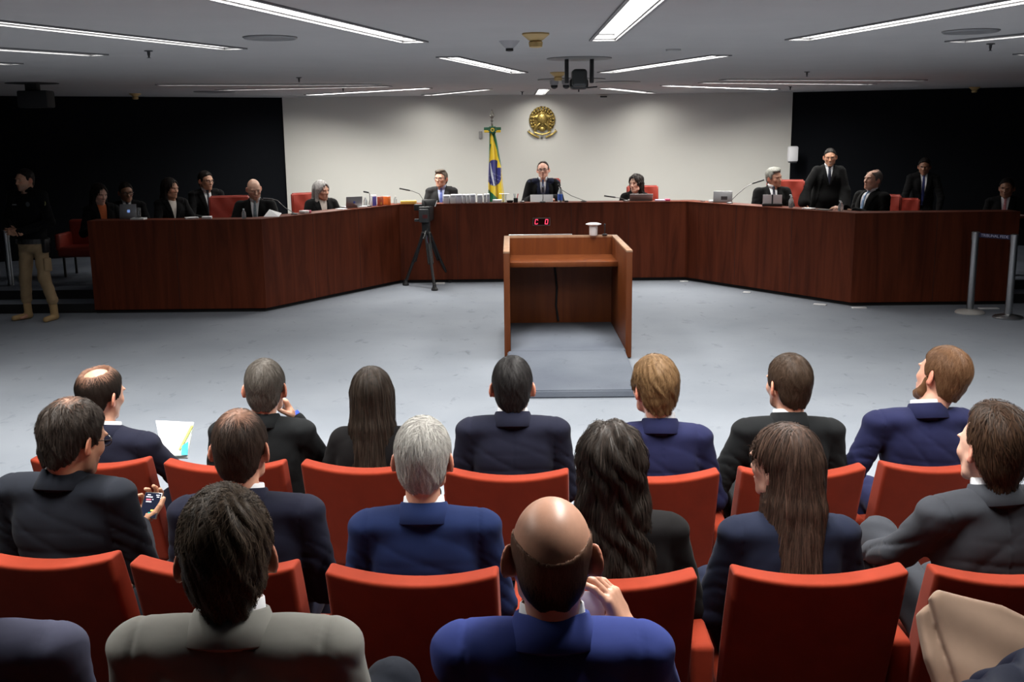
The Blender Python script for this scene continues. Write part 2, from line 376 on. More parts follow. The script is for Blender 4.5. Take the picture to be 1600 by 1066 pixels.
# things on the lectern
p = atz(928, 369, LH)
g = thing('paper_cup', 'white paper cup with a flat disc on top standing on the lectern edge', 'cup', (p.x, LY1-0.06, LH))
lathe('cup', [(0.042, 0), (0.045, 0.004), (0.047, 0.10), (0.044, 0.102)], M_whitep, g)
lathe('lid', [(0.03, 0.102), (0.085, 0.122), (0.088, 0.128), (0.05, 0.14), (0.0, 0.142)], M_whitep, g)
p = atz(946, 369, LH)
g = thing('microphone_stub', 'short black microphone stub at the right end of the lectern top', 'microphone', (p.x, LY1-0.05, LH))
lathe('base', [(0.03, 0), (0.03, 0.012), (0.01, 0.018)], M_black, g); tube('stem', [(0, 0, 0.01), (0, 0, 0.1)], 0.006, M_black, g)
lathe('head', [(0.0, 0.098), (0.009, 0.1), (0.010, 0.125), (0.0, 0.13)], M_black, g)
p = atz(800, 368, LH)
g = tube('document_bar', [(LX0+0.05, LY1+0.004, LH+0.008), (LX1-0.5, LY1+0.004, LH+0.008)], 0.006, M_steel); tag(g, 'thin steel rail lying along the back edge of the lectern top', 'rail')

# ---------------------------------------------------------------- stanchions
def stanchion(px, py, label, top=0.99, plate=M_steel, name='stanchion'):
    p = atz(px, py, 0)
    s = thing(name, label, 'stanchion', (p.x, p.y, 0), 0, 'steel queue stanchions')
    lathe('base', [(0.17, 0), (0.172, 0.012), (0.155, 0.028), (0.06, 0.045), (0.045, 0.05)], plate, s, n=40)
    lathe('post', [(0.042, 0.04), (0.042, top-0.10)], M_steel, s, n=28)
    lathe('cap', [(0.046, top-0.10), (0.046, top-0.005), (0.03, top)], M_steel, s, n=28)
    return p
s1 = stanchion(1515, 489, 'steel belt stanchion with a pale round base, left one of the pair at the right', plate=mat('pale_base', (0.6, 0.58, 0.55), 0.4, 0.2))
s2 = stanchion(1575, 497, 'steel belt stanchion with a chrome base, nearest the right edge')
s3 = stanchion(20, 473, 'steel belt stanchion standing behind the guard at the left edge', plate=mat('pale_base', (0.6, 0.58, 0.55), 0.4, 0.2))
a = Vector((s1.x, s1.y, 0.95)); b = Vector((s2.x, s2.y, 0.95)); e = (b-a).normalized(); a = a+e*0.047; b = b-e*0.047
c = (a+b)/2; ang = math.atan2(e.y, e.x)
bl = thing('queue_belt', 'dark blue queue belt with white lettering between the two right stanchions', 'belt', c, ang)
box('webbing', (0, 0, 0), ((b-a).length, 0.003, 0.055), mat('blue_belt', (0.012, 0.010, 0.05), 0.7), bl)
def text(name, s, size, m, parent=None, loc=(0, 0, 0), rot=(PI/2, 0, 0), ext=0.0008, align='CENTER', sx=1.0):
    cu = bpy.data.curves.new(name, 'FONT'); cu.body = s; cu.size = size; cu.extrude = ext; cu.align_x = align; cu.align_y = 'CENTER'
    o = bpy.data.objects.new(name, cu); C.objects.link(o)
    me = bpy.data.meshes.new_from_object(o.evaluated_get(bpy.context.evaluated_depsgraph_get()))
    bpy.data.objects.remove(o)
    me.transform(Matrix.Diagonal((sx, 1, 1, 1)))
    return link_mesh(name, me, m, parent, loc=loc, rot=rot)
text('lettering', 'TRIBUNAL FEDE', 0.046, mat('belt_print', (0.55, 0.55, 0.72), 0.6), bl, loc=(0, -0.003, 0), sx=1.02)

# ---------------------------------------------------------------- wall and ceiling fittings
def on_ceiling(px, py): return atz(px, py, CEIL)
def disc(px, py, r, label, m=None, name='ceiling_speaker'):
    p = on_ceiling(px, py)
    o = lathe(name, [(r, 0.0), (r, -0.006), (r*0.93, -0.014), (r*0.85, -0.010), (0.0, -0.009)], m or M_frame, n=48); o.location = p
    tag(o, label, 'ceiling disc'); return p
disc(422, 58, 0.175, 'round grey ceiling disc beside the thin strip light at the upper left')
disc(1517, 48, 0.18, 'round grey ceiling disc at the upper right')
disc(1052, 77, 0.06, 'small pale round ceiling disc right of centre', M_ceiling)
disc(335, 143, 0.3, 'faint round ceiling disc above the left dark wall')
disc(965, 128, 0.3, 'faint round ceiling disc behind the ceiling camera')
def smoke(px, py, label):
    p = on_ceiling(px, py)
    t = thing('smoke_detector', label, 'smoke detector', p, 0, 'yellowed smoke detectors')
    lathe('base', [(0.088, 0), (0.088, -0.01), (0.045, -0.045), (0.035, -0.05)], M_smoke, t, n=32)
    lathe('sensor', [(0.038, -0.05), (0.046, -0.056), (0.042, -0.085), (0.030, -0.09)], M_smoke, t, n=32)
smoke(837, 52, 'yellowed smoke detector nearest the camera, left of the widest strip light')
smoke(872, 113, 'yellowed smoke detector partly behind the ceiling camera')
smoke(211, 146, 'dim smoke detector near the left dark wall')
smoke(1523, 136, 'dim smoke detector above the right dark wall')
def sprink(px, py, label):
    p = on_ceiling(px, py)
    t = thing('sprinkler', label, 'sprinkler', p, 0, 'small ceiling sprinklers')
    lathe('rose', [(0.03, 0), (0.032, -0.006), (0.012, -0.010), (0.010, -0.035)], M_greydk, t, n=16)
    lathe('deflector', [(0.008, -0.035), (0.006, -0.05), (0.018, -0.054), (0.0, -0.056)], M_greydk, t, n=16)
for x, y, l in ((232, 79, 'sprinkler below the thin strip light at upper left'), (467, 121, 'sprinkler above the left dashed strip lights'), (536, 137, 'sprinkler between the strip lights left of the flag'),
                (816, 143, 'sprinkler left of the emblem light'), (1548, 68, 'sprinkler near the right edge of the ceiling'), (1261, 112, 'sprinkler above the right dashed strip lights'), (1235, 135, 'sprinkler at the right end of the white wall')):
    sprink(x, y, l)
p = on_ceiling(796, 64)
t = thing('conference_camera', 'small grey cone with a black tip on the ceiling left of the smoke detector', 'ceiling sensor', p)
lathe('cone', [(0.075, 0), (0.07, -0.006), (0.028, -0.05)], mat('grey_cone', (0.33, 0.32, 0.33), 0.6), t); lathe('lens', [(0.027, -0.05), (0.027, -0.068), (0.012, -0.072)], M_black, t)
# ceiling camera on its disc
p = on_ceiling(905, 91)
t = thing('ceiling_camera', 'black robotic television camera hanging from a round ceiling plate', 'camera', p)
lathe('plate', [(0.285, 0), (0.285, -0.006), (0.27, -0.010), (0, -0.010)], mat('camera_plate', (0.16, 0.16, 0.16), 0.5), t, n=48)
for s in (-1, 1):
    box('yoke_arm', (s*0.11, 0, -0.11), (0.034, 0.07, 0.21), M_black, t, bevel=0.01)
box('body', (0.0, 0.0, -0.17), (0.13, 0.22, 0.15), mat('camera_body', (0.03, 0.033, 0.033), 0.45), t, bevel=0.03, seg=4)
box('hood', (0.0, 0.06, -0.215), (0.165, 0.16, 0.10), M_black, t, bevel=0.035, seg=4)
tube('tally_lamp', [(0, 0.05, -0.26), (0, 0.05, -0.285)], 0.006, M_black, t)
tube('cable_arm', [(0.05, 0.1, -0.25), (0.11, 0.12, -0.245), (0.17, 0.12, -0.24)], 0.007, M_black, t)
p2 = on_ceiling(893, 124)
t = thing('ceiling_camera_pair', 'pair of small grey cameras with black domes on a ceiling disc behind', 'camera', (p2.x, p2.y, CEIL))
lathe('plate', [(0.42, 0), (0.42, -0.008), (0.40, -0.012), (0, -0.012)], M_frame, t, n=48)
for s in (-0.215, -0.065):
    lathe('housing', [(0.055, -0.01), (0.055, -0.05), (0.035, -0.075)], mat('grey_cone', (0.33, 0.32, 0.33), 0.6), t, c=(s, 0, 0)); lathe('dome', [(0.045, -0.07), (0.042, -0.095), (0.022, -0.112), (0, -0.117)], M_black, t, c=(s, 0, 0))
p = aty(50, 128, 13.0)
t = thing('ceiling_camera', 'black camera box hanging under the dark ceiling at the left', 'camera', (p.x, 13.0, CEIL))
lathe('plate', [(0.30, 0), (0.30, -0.006), (0, -0.008)], M_blackm, t, n=40)
box('mount', (0, 0, -0.05), (0.14, 0.12, 0.1), M_blackm, t, bevel=0.01); box('body', (0.03, 0, -0.19), (0.36, 0.24, 0.20), M_blackm, t, bevel=0.02)
# wall fittings
p = aty(751, 211, WALL_Y)
tag(box('wall_thermostat', (p.x, WALL_Y-0.02, p.z), (0.06, 0.04, 0.13), mat('grey_box', (0.30, 0.29, 0.28), 0.5), bevel=0.008), 'small grey box on the white wall left of the flag', 'wall box')
p = aty(1016-75+2, 149, WALL_Y)
t = thing('wall_vent', 'small oval vent at the top of the white wall', 'vent', (p.x, WALL_Y-0.012, CEIL-0.045))
box('frame', (0, 0, 0), (0.17, 0.02, 0.05), M_white, t, bevel=0.008); box('grille', (0, -0.008, 0), (0.12, 0.01, 0.022), M_blackm, t)
p = aty(1244, 241, 18.7)
t = thing('paper_dispenser', 'white wall dispenser at the corner beside the white wall', 'dispenser', (p.x, 18.92, p.z))
box('housing', (0, 0, 0), (0.17, 0.14, 0.27), M_whitep, t, bevel=0.03); box('base_tray', (0, 0, -0.14), (0.13, 0.11, 0.03), M_greydk, t, bevel=0.006)
p = aty(1550, 168, 17.75)
def wr_y(x): return 19.35 + (x-5.05)*(17.3-19.35)/(9.8-5.05)
q = aty(1550, 168, 17.8); yy = wr_y(q.x)-0.03; q = aty(1550, 168, yy)
t = thing('exit_sign', 'unlit exit direction sign with arrow on the right dark wall', 'sign', (q.x, yy, q.z), math.atan2(17.3-19.35, 4.75))
gm = mat('sign_print', (0.10, 0.10, 0.085), 0.6)
box('board', (0, 0, 0), (0.25, 0.012, 0.15), M_blackm, t)
bm = NB()
for s in (-1, 1): add_box(bm, (0, -0.008, s*0.07), (0.25, 0.004, 0.006)); add_box(bm, (s*0.122, -0.008, 0), (0.006, 0.004, 0.146))
add_box(bm, (0.07, -0.008, 0), (0.055, 0.004, 0.11)); add_box(bm, (-0.035, -0.008, 0), (0.06, 0.004, 0.02))
vA = [bm.verts.new(v) for v in ((-0.10, -0.009, 0), (-0.06, -0.009, 0.04), (-0.06, -0.009, -0.04))]; bm.faces.new(vA)
obj('arrow_print', bm, gm, t)
# ---------------------------------------------------------------- soft-body modelling: distance fields meshed with surface nets
F32 = np.float32
class Field:
    def __init__(s, lo, hi, h):
        s.lo = np.array(lo, F32); s.h = float(h)
        s.n = [max(4, int(math.ceil((hi[i]-lo[i])/h))+1) for i in range(3)]
        s.ax = [s.lo[i] + np.arange(s.n[i], dtype=F32)*F32(h) for i in range(3)]
        s.D = np.full(s.n, 1.0, F32)
    def _slc(s, lo, hi):
        r = []
        for i in range(3):
            a = int(np.floor((lo[i]-s.lo[i])/s.h)); b = int(np.ceil((hi[i]-s.lo[i])/s.h))+1
            a = max(0, min(a, s.n[i])); b = max(0, min(b, s.n[i])); r.append(slice(a, b))
        return tuple(r)
    def pts(s, sl):
        X, Y, Z = np.meshgrid(s.ax[0][sl[0]], s.ax[1][sl[1]], s.ax[2][sl[2]], indexing='ij')
        return np.stack([X, Y, Z], -1)
    def _put(s, sl, d, k, op):
        a = s.D[sl]
        if op == 'add':
            if k > 0:
                h_ = np.clip(0.5+0.5*(a-d)/k, 0, 1); s.D[sl] = a*(1-h_)+d*h_ - k*h_*(1-h_)
            else: s.D[sl] = np.minimum(a, d)
        elif op == 'sub':
            d = -d
            if k > 0:
                h_ = np.clip(0.5-0.5*(a-d)/k, 0, 1); s.D[sl] = a*(1-h_)+d*h_ + k*h_*(1-h_)
            else: s.D[sl] = np.maximum(a, d)
    def ell(s, c, r, k=0.02, R=None, op='add'):
        c = np.array(c, F32); r = np.array(r, F32); m = float(r.max())+k+3*s.h+0.03
        sl = s._slc(c-m, c+m)
        if any(q.stop <= q.start for q in sl): return s
        P = s.pts(sl)-c
        if R is not None: P = P@np.array(R, F32)
        k0 = np.linalg.norm(P/r, axis=-1); k1 = np.linalg.norm(P/(r*r), axis=-1)
        s._put(sl, k0*(k0-1)/np.maximum(k1, 1e-6), k, op); return s
    def cone(s, a, b, ra, rb, k=0.02, op='add', flat=None):
        a = np.array(a, F32); b = np.array(b, F32); m = max(ra, rb)+k+3*s.h+0.03
        sl = s._slc(np.minimum(a, b)-m, np.maximum(a, b)+m)
        if any(q.stop <= q.start for q in sl): return s
        P = s.pts(sl)-a; ba = b-a; t = np.clip((P@ba)/max(float(ba@ba), 1e-9), 0, 1)
        Q = P-t[..., None]*ba
        if flat is not None:      # squash along an axis: (unit vector, factor >1 makes it thinner)
            u = np.array(flat[0], F32); q = Q@u; Q = Q+(q*(flat[1]-1))[..., None]*u
        d = np.linalg.norm(Q, axis=-1)-(ra+(rb-ra)*t)
        s._put(sl, d, k, op); return s
    def chain(s, P, r, k=0.02, flat=None):
        for i in range(len(P)-1): s.cone(P[i], P[i+1], r[i], r[i+1], k, flat=flat)
        return s
    def func(s, f, k=0.0, op='add', lo=None, hi=None):
        sl = s._slc(lo if lo is not None else s.lo, hi if hi is not None else [a[-1] for a in s.ax])
        s._put(sl, f(s.pts(sl)).astype(F32), k, op); return s
    def warp(s, f):
        sl = tuple(slice(0, n) for n in s.n)
        near = np.abs(s.D) < 0.05
        P = s.pts(sl)[near]; s.D[near] += f(P).astype(F32); return s
    def sample(s, P):
        u = (P-s.lo)/s.h; i = np.floor(u).astype(int)
        for a in range(3): i[:, a] = np.clip(i[:, a], 0, s.n[a]-2)
        f = np.clip(u-i, 0, 1); D = s.D; x, y, z = i.T; fx, fy, fz = f.T
        c = lambda a, b, c_: D[x+a, y+b, z+c_]
        return ((c(0,0,0)*(1-fx)+c(1,0,0)*fx)*(1-fy)+(c(0,1,0)*(1-fx)+c(1,1,0)*fx)*fy)*(1-fz) + ((c(0,0,1)*(1-fx)+c(1,0,1)*fx)*(1-fy)+(c(0,1,1)*(1-fx)+c(1,1,1)*fx)*fy)*fz
    def grad(s, P):
        e = s.h; G = np.stack([s.sample(P+np.eye(3)[i]*e)-s.sample(P-np.eye(3)[i]*e) for i in range(3)], -1)
        return G/np.maximum(np.linalg.norm(G, axis=1, keepdims=True), 1e-6)
    def mesh(s):
        D = s.D.copy()
        for ax in range(3):
            sl = [slice(None)]*3; sl[ax] = 0; D[tuple(sl)] = np.maximum(D[tuple(sl)], 1e-4); sl[ax] = -1; D[tuple(sl)] = np.maximum(D[tuple(sl)], 1e-4)
        S = D < 0; nx, ny, nz = D.shape
        acc = np.zeros((nx-1, ny-1, nz-1, 3), F32); cnt = np.zeros((nx-1, ny-1, nz-1), F32); edges = []
        for ax in range(3):
            a = [slice(None)]*3; b = [slice(None)]*3; a[ax] = slice(0, -1); b[ax] = slice(1, None)
            d0 = D[tuple(a)]; d1 = D[tuple(b)]; cr = S[tuple(a)] != S[tuple(b)]
            idx = np.argwhere(cr); v0 = d0[cr]; v1 = d1[cr]; t = v0/(v0-v1)
            pos = idx.astype(F32); pos[:, ax] += t; edges.append((ax, idx, S[tuple(a)][cr]))
            o1, o2 = [(1, 2), (2, 0), (0, 1)][ax]
            for da in (0, -1):
                for db in (0, -1):
                    c = idx.copy(); c[:, o1] += da; c[:, o2] += db
                    ok = np.all((c >= 0) & (c < np.array([nx-1, ny-1, nz-1])), axis=1); cc = c[ok]
                    np.add.at(acc, (cc[:, 0], cc[:, 1], cc[:, 2]), pos[ok]); np.add.at(cnt, (cc[:, 0], cc[:, 1], cc[:, 2]), 1)
        m = cnt > 0; ids = np.full(cnt.shape, -1, int); ids[m] = np.arange(m.sum())
        V = acc[m]/cnt[m][:, None]; V = V*s.h + s.lo
        quads = []
        for ax, idx, inside in edges:
            o1, o2 = [(1, 2), (2, 0), (0, 1)][ax]
            ok = (idx[:, o1] > 0) & (idx[:, o2] > 0); idx = idx[ok]; ins = inside[ok]
            q = []
            for da, db in ((-1, -1), (0, -1), (0, 0), (-1, 0)):
                c = idx.copy(); c[:, o1] += da; c[:, o2] += db; q.append(ids[c[:, 0], c[:, 1], c[:, 2]])
            q = np.stack(q, 1); q[~ins] = q[~ins][:, ::-1]; quads.append(q)
        Q = np.concatenate(quads); Q = Q[(Q >= 0).all(1)]
        return V, Q
def smooth_mesh(V, Q, it=1, lam=0.5):
    E = np.concatenate([Q[:, [0, 1]], Q[:, [1, 2]], Q[:, [2, 3]], Q[:, [3, 0]]])
    for _ in range(it):
        A = np.zeros_like(V); c = np.zeros(len(V), F32)
        np.add.at(A, E[:, 0], V[E[:, 1]]); np.add.at(A, E[:, 1], V[E[:, 0]]); np.add.at(c, E[:, 0], 1); np.add.at(c, E[:, 1], 1)
        V = V*(1-lam)+lam*A/np.maximum(c, 1)[:, None]
    return V
def np_mesh(name, V, Q, m, parent=None, col=None, uvs=None):
    me = bpy.data.meshes.new(name); V = np.asarray(V, F32); Q = np.asarray(Q, np.int32)
    me.vertices.add(len(V)); me.vertices.foreach_set('co', V.ravel())
    k = Q.shape[1]; me.loops.add(Q.size); me.loops.foreach_set('vertex_index', Q.ravel())
    me.polygons.add(len(Q)); me.polygons.foreach_set('loop_start', np.arange(0, Q.size, k, dtype=np.int32)); me.polygons.foreach_set('loop_total', np.full(len(Q), k, np.int32))
    me.polygons.foreach_set('use_smooth', np.ones(len(Q), bool))
    if col is not None:
        a = me.color_attributes.new('tint', 'FLOAT_COLOR', 'POINT'); c4 = np.ones((len(V), 4), F32); c4[:, :3] = col; a.data.foreach_set('color', c4.ravel())
    me.update(); me.validate()
    return link_mesh(name, me, m, parent)
def loft(c, prof, tilt, ex, a0, n=48, roll=0.0):
    """sweep a closed profile (radius, height) round the neck, leaving a gap at the front"""
    Rt = np.array(Matrix.Rotation(tilt, 3, 'X') @ Matrix.Rotation(roll, 3, 'Y'), float); V = []; m = len(prof)
    for i in range(n+1):
        th = -a0+2*a0*i/n
        for r, z in prof: V.append(c+Rt@np.array((r*ex[0]*math.sin(th), -r*ex[1]*math.cos(th), z)))
    Q = [(i*m+j, i*m+(j+1) % m, (i+1)*m+(j+1) % m, (i+1)*m+j) for i in range(n) for j in range(m)]
    for b in (0, n*m):
        for j in range(1, m//2): Q.append((b+j-1, b+j, b+m-1-j, b+m-j) if b else (b+m-j, b+m-1-j, b+j, b+j-1))
    return np.array(V, F32), np.array(Q)
def join(parts):
    Vs = []; Qs = []; o = 0; cs = []
    for p in parts:
        V, Q = p[0], p[1]; Vs.append(V); Qs.append(Q+o); o += len(V)
        cs.append(p[2] if len(p) > 2 else np.ones((len(V), 3), F32))
    return np.concatenate(Vs), np.concatenate(Qs), np.concatenate(cs)
def wav(P, k, d, ph=0.0, warp=0.6, wk=None):
    d = np.array(d, F32); wk = wk or k*0.45
    q = P@d*k + ph + warp*np.sin(P[..., 0]*wk+1.3*ph)+warp*np.sin(P[..., 2]*wk*0.8+2.1+ph)+warp*np.sin(P[..., 1]*wk*0.9+0.7)
    return np.sin(q)
def rotm(yaw=0, pitch=0, roll=0):      # yaw about z (left +), pitch nose down +, roll to the right shoulder +
    M_ = Euler((math.radians(-pitch), math.radians(roll), math.radians(yaw)), 'YXZ').to_matrix() if False else (Matrix.Rotation(math.radians(yaw), 3, 'Z') @ Matrix.Rotation(math.radians(-pitch), 3, 'X') @ Matrix.Rotation(math.radians(roll), 3, 'Y'))
    return np.array(M_, F32)

# ---------------------------------------------------------------- materials of people
def skin_mat():
    m = mat('skin', (0.6, 0.38, 0.28), 0.42, attr='tint', vary=0.10, vscale=28, bump=0.12, bscale=420, spec=0.45)
    return m
M_skin = skin_mat()
def hair_mat():
    m = mat('hair', (0.02, 0.014, 0.01), 0.5, attr='tint', spec=0.12)
    return m
M_hair = hair_mat()
M_cloth = {}
def cloth(name, col, rough=0.9, vary=0.06, bump=0.25, sheen=0.02, bscale=900):
    return mat(name, col, rough, bump=bump, bscale=bscale, vary=vary, vscale=12, spec=0.1, sheen=sheen)
M_shirt = mat('white_shirt', (0.72, 0.73, 0.76), 0.8, bump=0.08, bscale=300)
M_shoe = mat('black_leather', (0.012, 0.011, 0.01), 0.35)
M_glasses = mat('glasses_frame', (0.015, 0.012, 0.012), 0.3)

SKIN = dict(light=(0.56, 0.30, 0.205), tan=(0.46, 0.24, 0.15), pink=(0.60, 0.31, 0.22), brown=(0.25, 0.115, 0.065), pale=(0.62, 0.37, 0.28))

# ---------------------------------------------------------------- head
def hand_mesh(wr, dr, nrm, side=1, curl=0.35, h=0.0032, scale=1.0, spread=1.0, thumb=1.0, skin=(0.5, 0.28, 0.2)):
    """hand rooted at the wrist wr, pointing along dr, palm facing nrm; side=+1 right hand; five separate fingers"""
    wr = np.array(wr, float); dr = np.array(dr, float); dr /= np.linalg.norm(dr); nrm = np.array(nrm, float); nrm -= dr*(nrm@dr); nrm /= np.linalg.norm(nrm)
    lat = np.cross(dr, nrm)*side      # towards the thumb
    s = scale; Pl = lambda a, b, c: wr+(dr*a+lat*b+nrm*c)*s
    allp = [Pl(a, b, c) for a in (-0.05, 0.21) for b in (-0.08, 0.11) for c in (-0.06, 0.14)]
    F = Field(np.min(allp, 0), np.max(allp, 0), h)
    F.cone(Pl(-0.045, 0, 0), Pl(0.005, 0, 0), 0.027*s, 0.025*s, 0.01)
    for b, l in ((0.026, 0.088), (0.009, 0.092), (-0.009, 0.089), (-0.026, 0.082)):
        F.cone(Pl(0.0, b*0.5, 0.002), Pl(l-0.004, b, 0.0), 0.0165*s, 0.0125*s, 0.010)
    F.ell(Pl(0.035, 0.027, 0.012), (0.022*s, 0.016*s, 0.02*s), 0.014)
    F.ell(Pl(0.04, -0.024, 0.010), (0.020*s, 0.013*s, 0.018*s), 0.012)
    for j, (b, l0, segs, r0) in enumerate(((0.028, 0.086, (0.040, 0.024, 0.020), 0.0092), (0.0095, 0.091, (0.045, 0.028, 0.021), 0.0096), (-0.0095, 0.088, (0.041, 0.026, 0.021), 0.0090), (-0.027, 0.080, (0.032, 0.020, 0.018), 0.0080))):
        p = Pl(l0, b, 0.0); ang = curl*(0.9+0.12*j); a = ang; rr = r0
        fan = (1.5-j)*0.07*spread
        F.ell(p, (0.0105*s,)*3, 0.004)
        for q, L_ in enumerate(segs):
            d = dr*math.cos(a)+nrm*math.sin(a)+lat*fan; d /= np.linalg.norm(d)
            p2 = p+d*L_*s; F.cone(p, p2, rr*s, rr*0.90*s, 0.0022); p = p2; rr *= 0.92; a += ang*1.15
    p = Pl(0.018, 0.026, 0.008); d = dr*0.62+lat*0.70*thumb+nrm*0.45
    for q, (L_, r0, r1) in enumerate(((0.042, 0.0145, 0.0115), (0.032, 0.0112, 0.0100), (0.026, 0.0100, 0.0085))):
        dd = d/np.linalg.norm(d); p2 = p+dd*L_*s; F.cone(p, p2, r0*s, r1*s, 0.006 if q == 0 else 0.002); p = p2; d = dd+dr*0.35*(q+1)*0.6-lat*0.25*thumb+nrm*0.12
    V, Q = F.mesh(); V = smooth_mesh(V, Q, 1, 0.4)
    col = np.tile(np.array(skin, F32), (len(V), 1))
    return V, Q, col

def head_field(h, sp):
    """head in its own frame: centre of the skull at the origin, +y forward, top at z = .12"""
    fw = sp.get('fw', 1.0); F = Field((-0.115, -0.135, -0.245), (0.115, 0.145, 0.135), h)
    F.ell((0, -0.014, 0.028), (0.0755, 0.098, 0.090), 0.0)
    F.ell((0, 0.028, 0.005), (0.066, 0.072, 0.078), 0.03)
    F.ell((0, 0.036, -0.045), (0.056*fw, 0.056, 0.066), 0.03)
    F.ell((0, -0.045, -0.035), (0.060, 0.052, 0.050), 0.03)
    for s in (-1, 1):
        F.cone((s*0.056*fw, 0.008, -0.035), (s*0.046*fw, 0.030, -0.078), 0.017, 0.015, 0.02)
        F.cone((s*0.046*fw, 0.030, -0.078), (s*0.012, 0.078, -0.101), 0.015, 0.014, 0.02)
        F.ell((s*0.043, 0.066, -0.022), (0.020, 0.016, 0.018), 0.02)
        F.ell((s*0.028, 0.090, 0.024), (0.026, 0.010, 0.008), 0.012)
    F.ell((0, 0.082, -0.100), (0.020, 0.016, 0.016), 0.015)
    F.ell((0, 0.076, -0.068), (0.030, 0.024, 0.026), 0.018)
    for s in (-1, 1): F.ell((s*0.031, 0.094, 0.004), (0.018, 0.013, 0.012), 0.012, op='sub')
    for s in (-1, 1): F.ell((s*0.0315, 0.0765, 0.004), (0.0125,)*3, 0.003)
    F.cone((0, 0.089, 0.014), (0, 0.112, -0.030), 0.0085, 0.0125, 0.010)
    for s in (-1, 1): F.ell((s*0.012, 0.101, -0.034), (0.0085, 0.010, 0.0075), 0.006)
    F.ell((0, 0.0965, -0.0605), (0.024, 0.009, 0.0055), 0.006); F.ell((0, 0.0945, -0.0715), (0.020, 0.009, 0.0062), 0.006)
    F.ell((0, 0.108, -0.0662), (0.028, 0.012, 0.0016), 0.003, op='sub')
    for s in (-1, 1):
        if sp['hair'].startswith('long'): continue
        R = rotm(s*34, 0, 0) @ np.array(Matrix.Rotation(math.radians(-12), 3, 'X'), F32)
        F.ell((s*0.0865, -0.014, -0.006), (0.0072, 0.0215, 0.0345), 0.005, R=R)
        F.ell((s*0.079, -0.004, -0.030), (0.008, 0.011, 0.012), 0.006)
        F.ell((s*0.0940, -0.008, -0.003), (0.0058, 0.0125, 0.020), 0.004, R=R, op='sub')
    nb = sp.get('nb', (0, -0.05, -0.20)); nr = sp.get('nr', 0.054)
    F.cone((0, -0.032, -0.055), nb, nr*0.97, nr*1.06, 0.02)
    F.cone((0, 0.02, -0.09), (nb[0], nb[1]+0.035, nb[2]), 0.030, 0.030, 0.02)
    if sp.get('jowl'):
        F.ell((0, 0.045, -0.100), (0.040, 0.036, 0.026), 0.02)
    return F
def head_paint(V, sp, skin):
    col = np.tile(np.array(skin, F32), (len(V), 1)); x, y, z = V.T; s = np.abs(x)
    def mix(mask, c, a=1.0):
        m = np.clip(mask, 0, 1)[:, None]*a; return col*(1-m)+np.array(c, F32)*m
    front = y > 0.05
    g = lambda cx, cy, rx, ry: np.clip(1.6-1.6*np.sqrt(((s-cx)/rx)**2+((z-cy)/ry)**2), 0, 1)*front
    col = mix(g(0, -0.066, 0.026, 0.011), np.array(skin)*np.array((0.80, 0.48, 0.50)), 0.8)
    col = mix(g(0.0, -0.0665, 0.026, 0.0022), (0.08, 0.02, 0.02), 0.8)
    if sp.get('smile'): col = mix(g(0.0, -0.066, 0.024, 0.007), (0.75, 0.72, 0.66), 0.95)
    col = mix(g(0.043, -0.025, 0.03, 0.025), np.array(skin)*np.array((1.04, 0.78, 0.76)), 0.45)
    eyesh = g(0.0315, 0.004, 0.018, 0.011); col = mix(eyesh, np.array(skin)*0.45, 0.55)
    eye = g(0.0315, 0.0035, 0.0125, 0.0052)*(y > 0.08)
    if not sp.get('closed'):
        col = mix(eye, (0.62, 0.58, 0.55), 0.9); col = mix(g(0.0315+0.0*x, 0.0035, 0.0058, 0.0058)*(y > 0.08), (0.02, 0.012, 0.008), 0.95)
    else: col = mix(g(0.0315, 0.002, 0.014, 0.003), (0.06, 0.03, 0.02), 0.8)
    bc = sp.get('brow', (0.03, 0.02, 0.015)); br = np.clip(1.5-1.5*np.sqrt(((s-0.034)/0.022)**2+((z-0.0255+12*(s-0.034)**2)/0.0048)**2), 0, 1)*front
    col = mix(br, bc, 0.85)
    ear = (s > 0.078)*(z < 0.03)*(y > -0.045)*(y < 0.02); col = mix(ear.astype(F32), np.array(skin)*np.array((1.08, 0.66, 0.60)), 0.65)
    if 'stubble' in sp:
        m = np.clip((-0.035-z)/0.03, 0, 1)*np.clip((y-0.0)/0.03, 0, 1)*(1-g(0, -0.066, 0.026, 0.010))
        m = np.maximum(m, g(0, -0.049, 0.026, 0.008)); col = mix(m, sp['stubble'], 0.75)
    return col

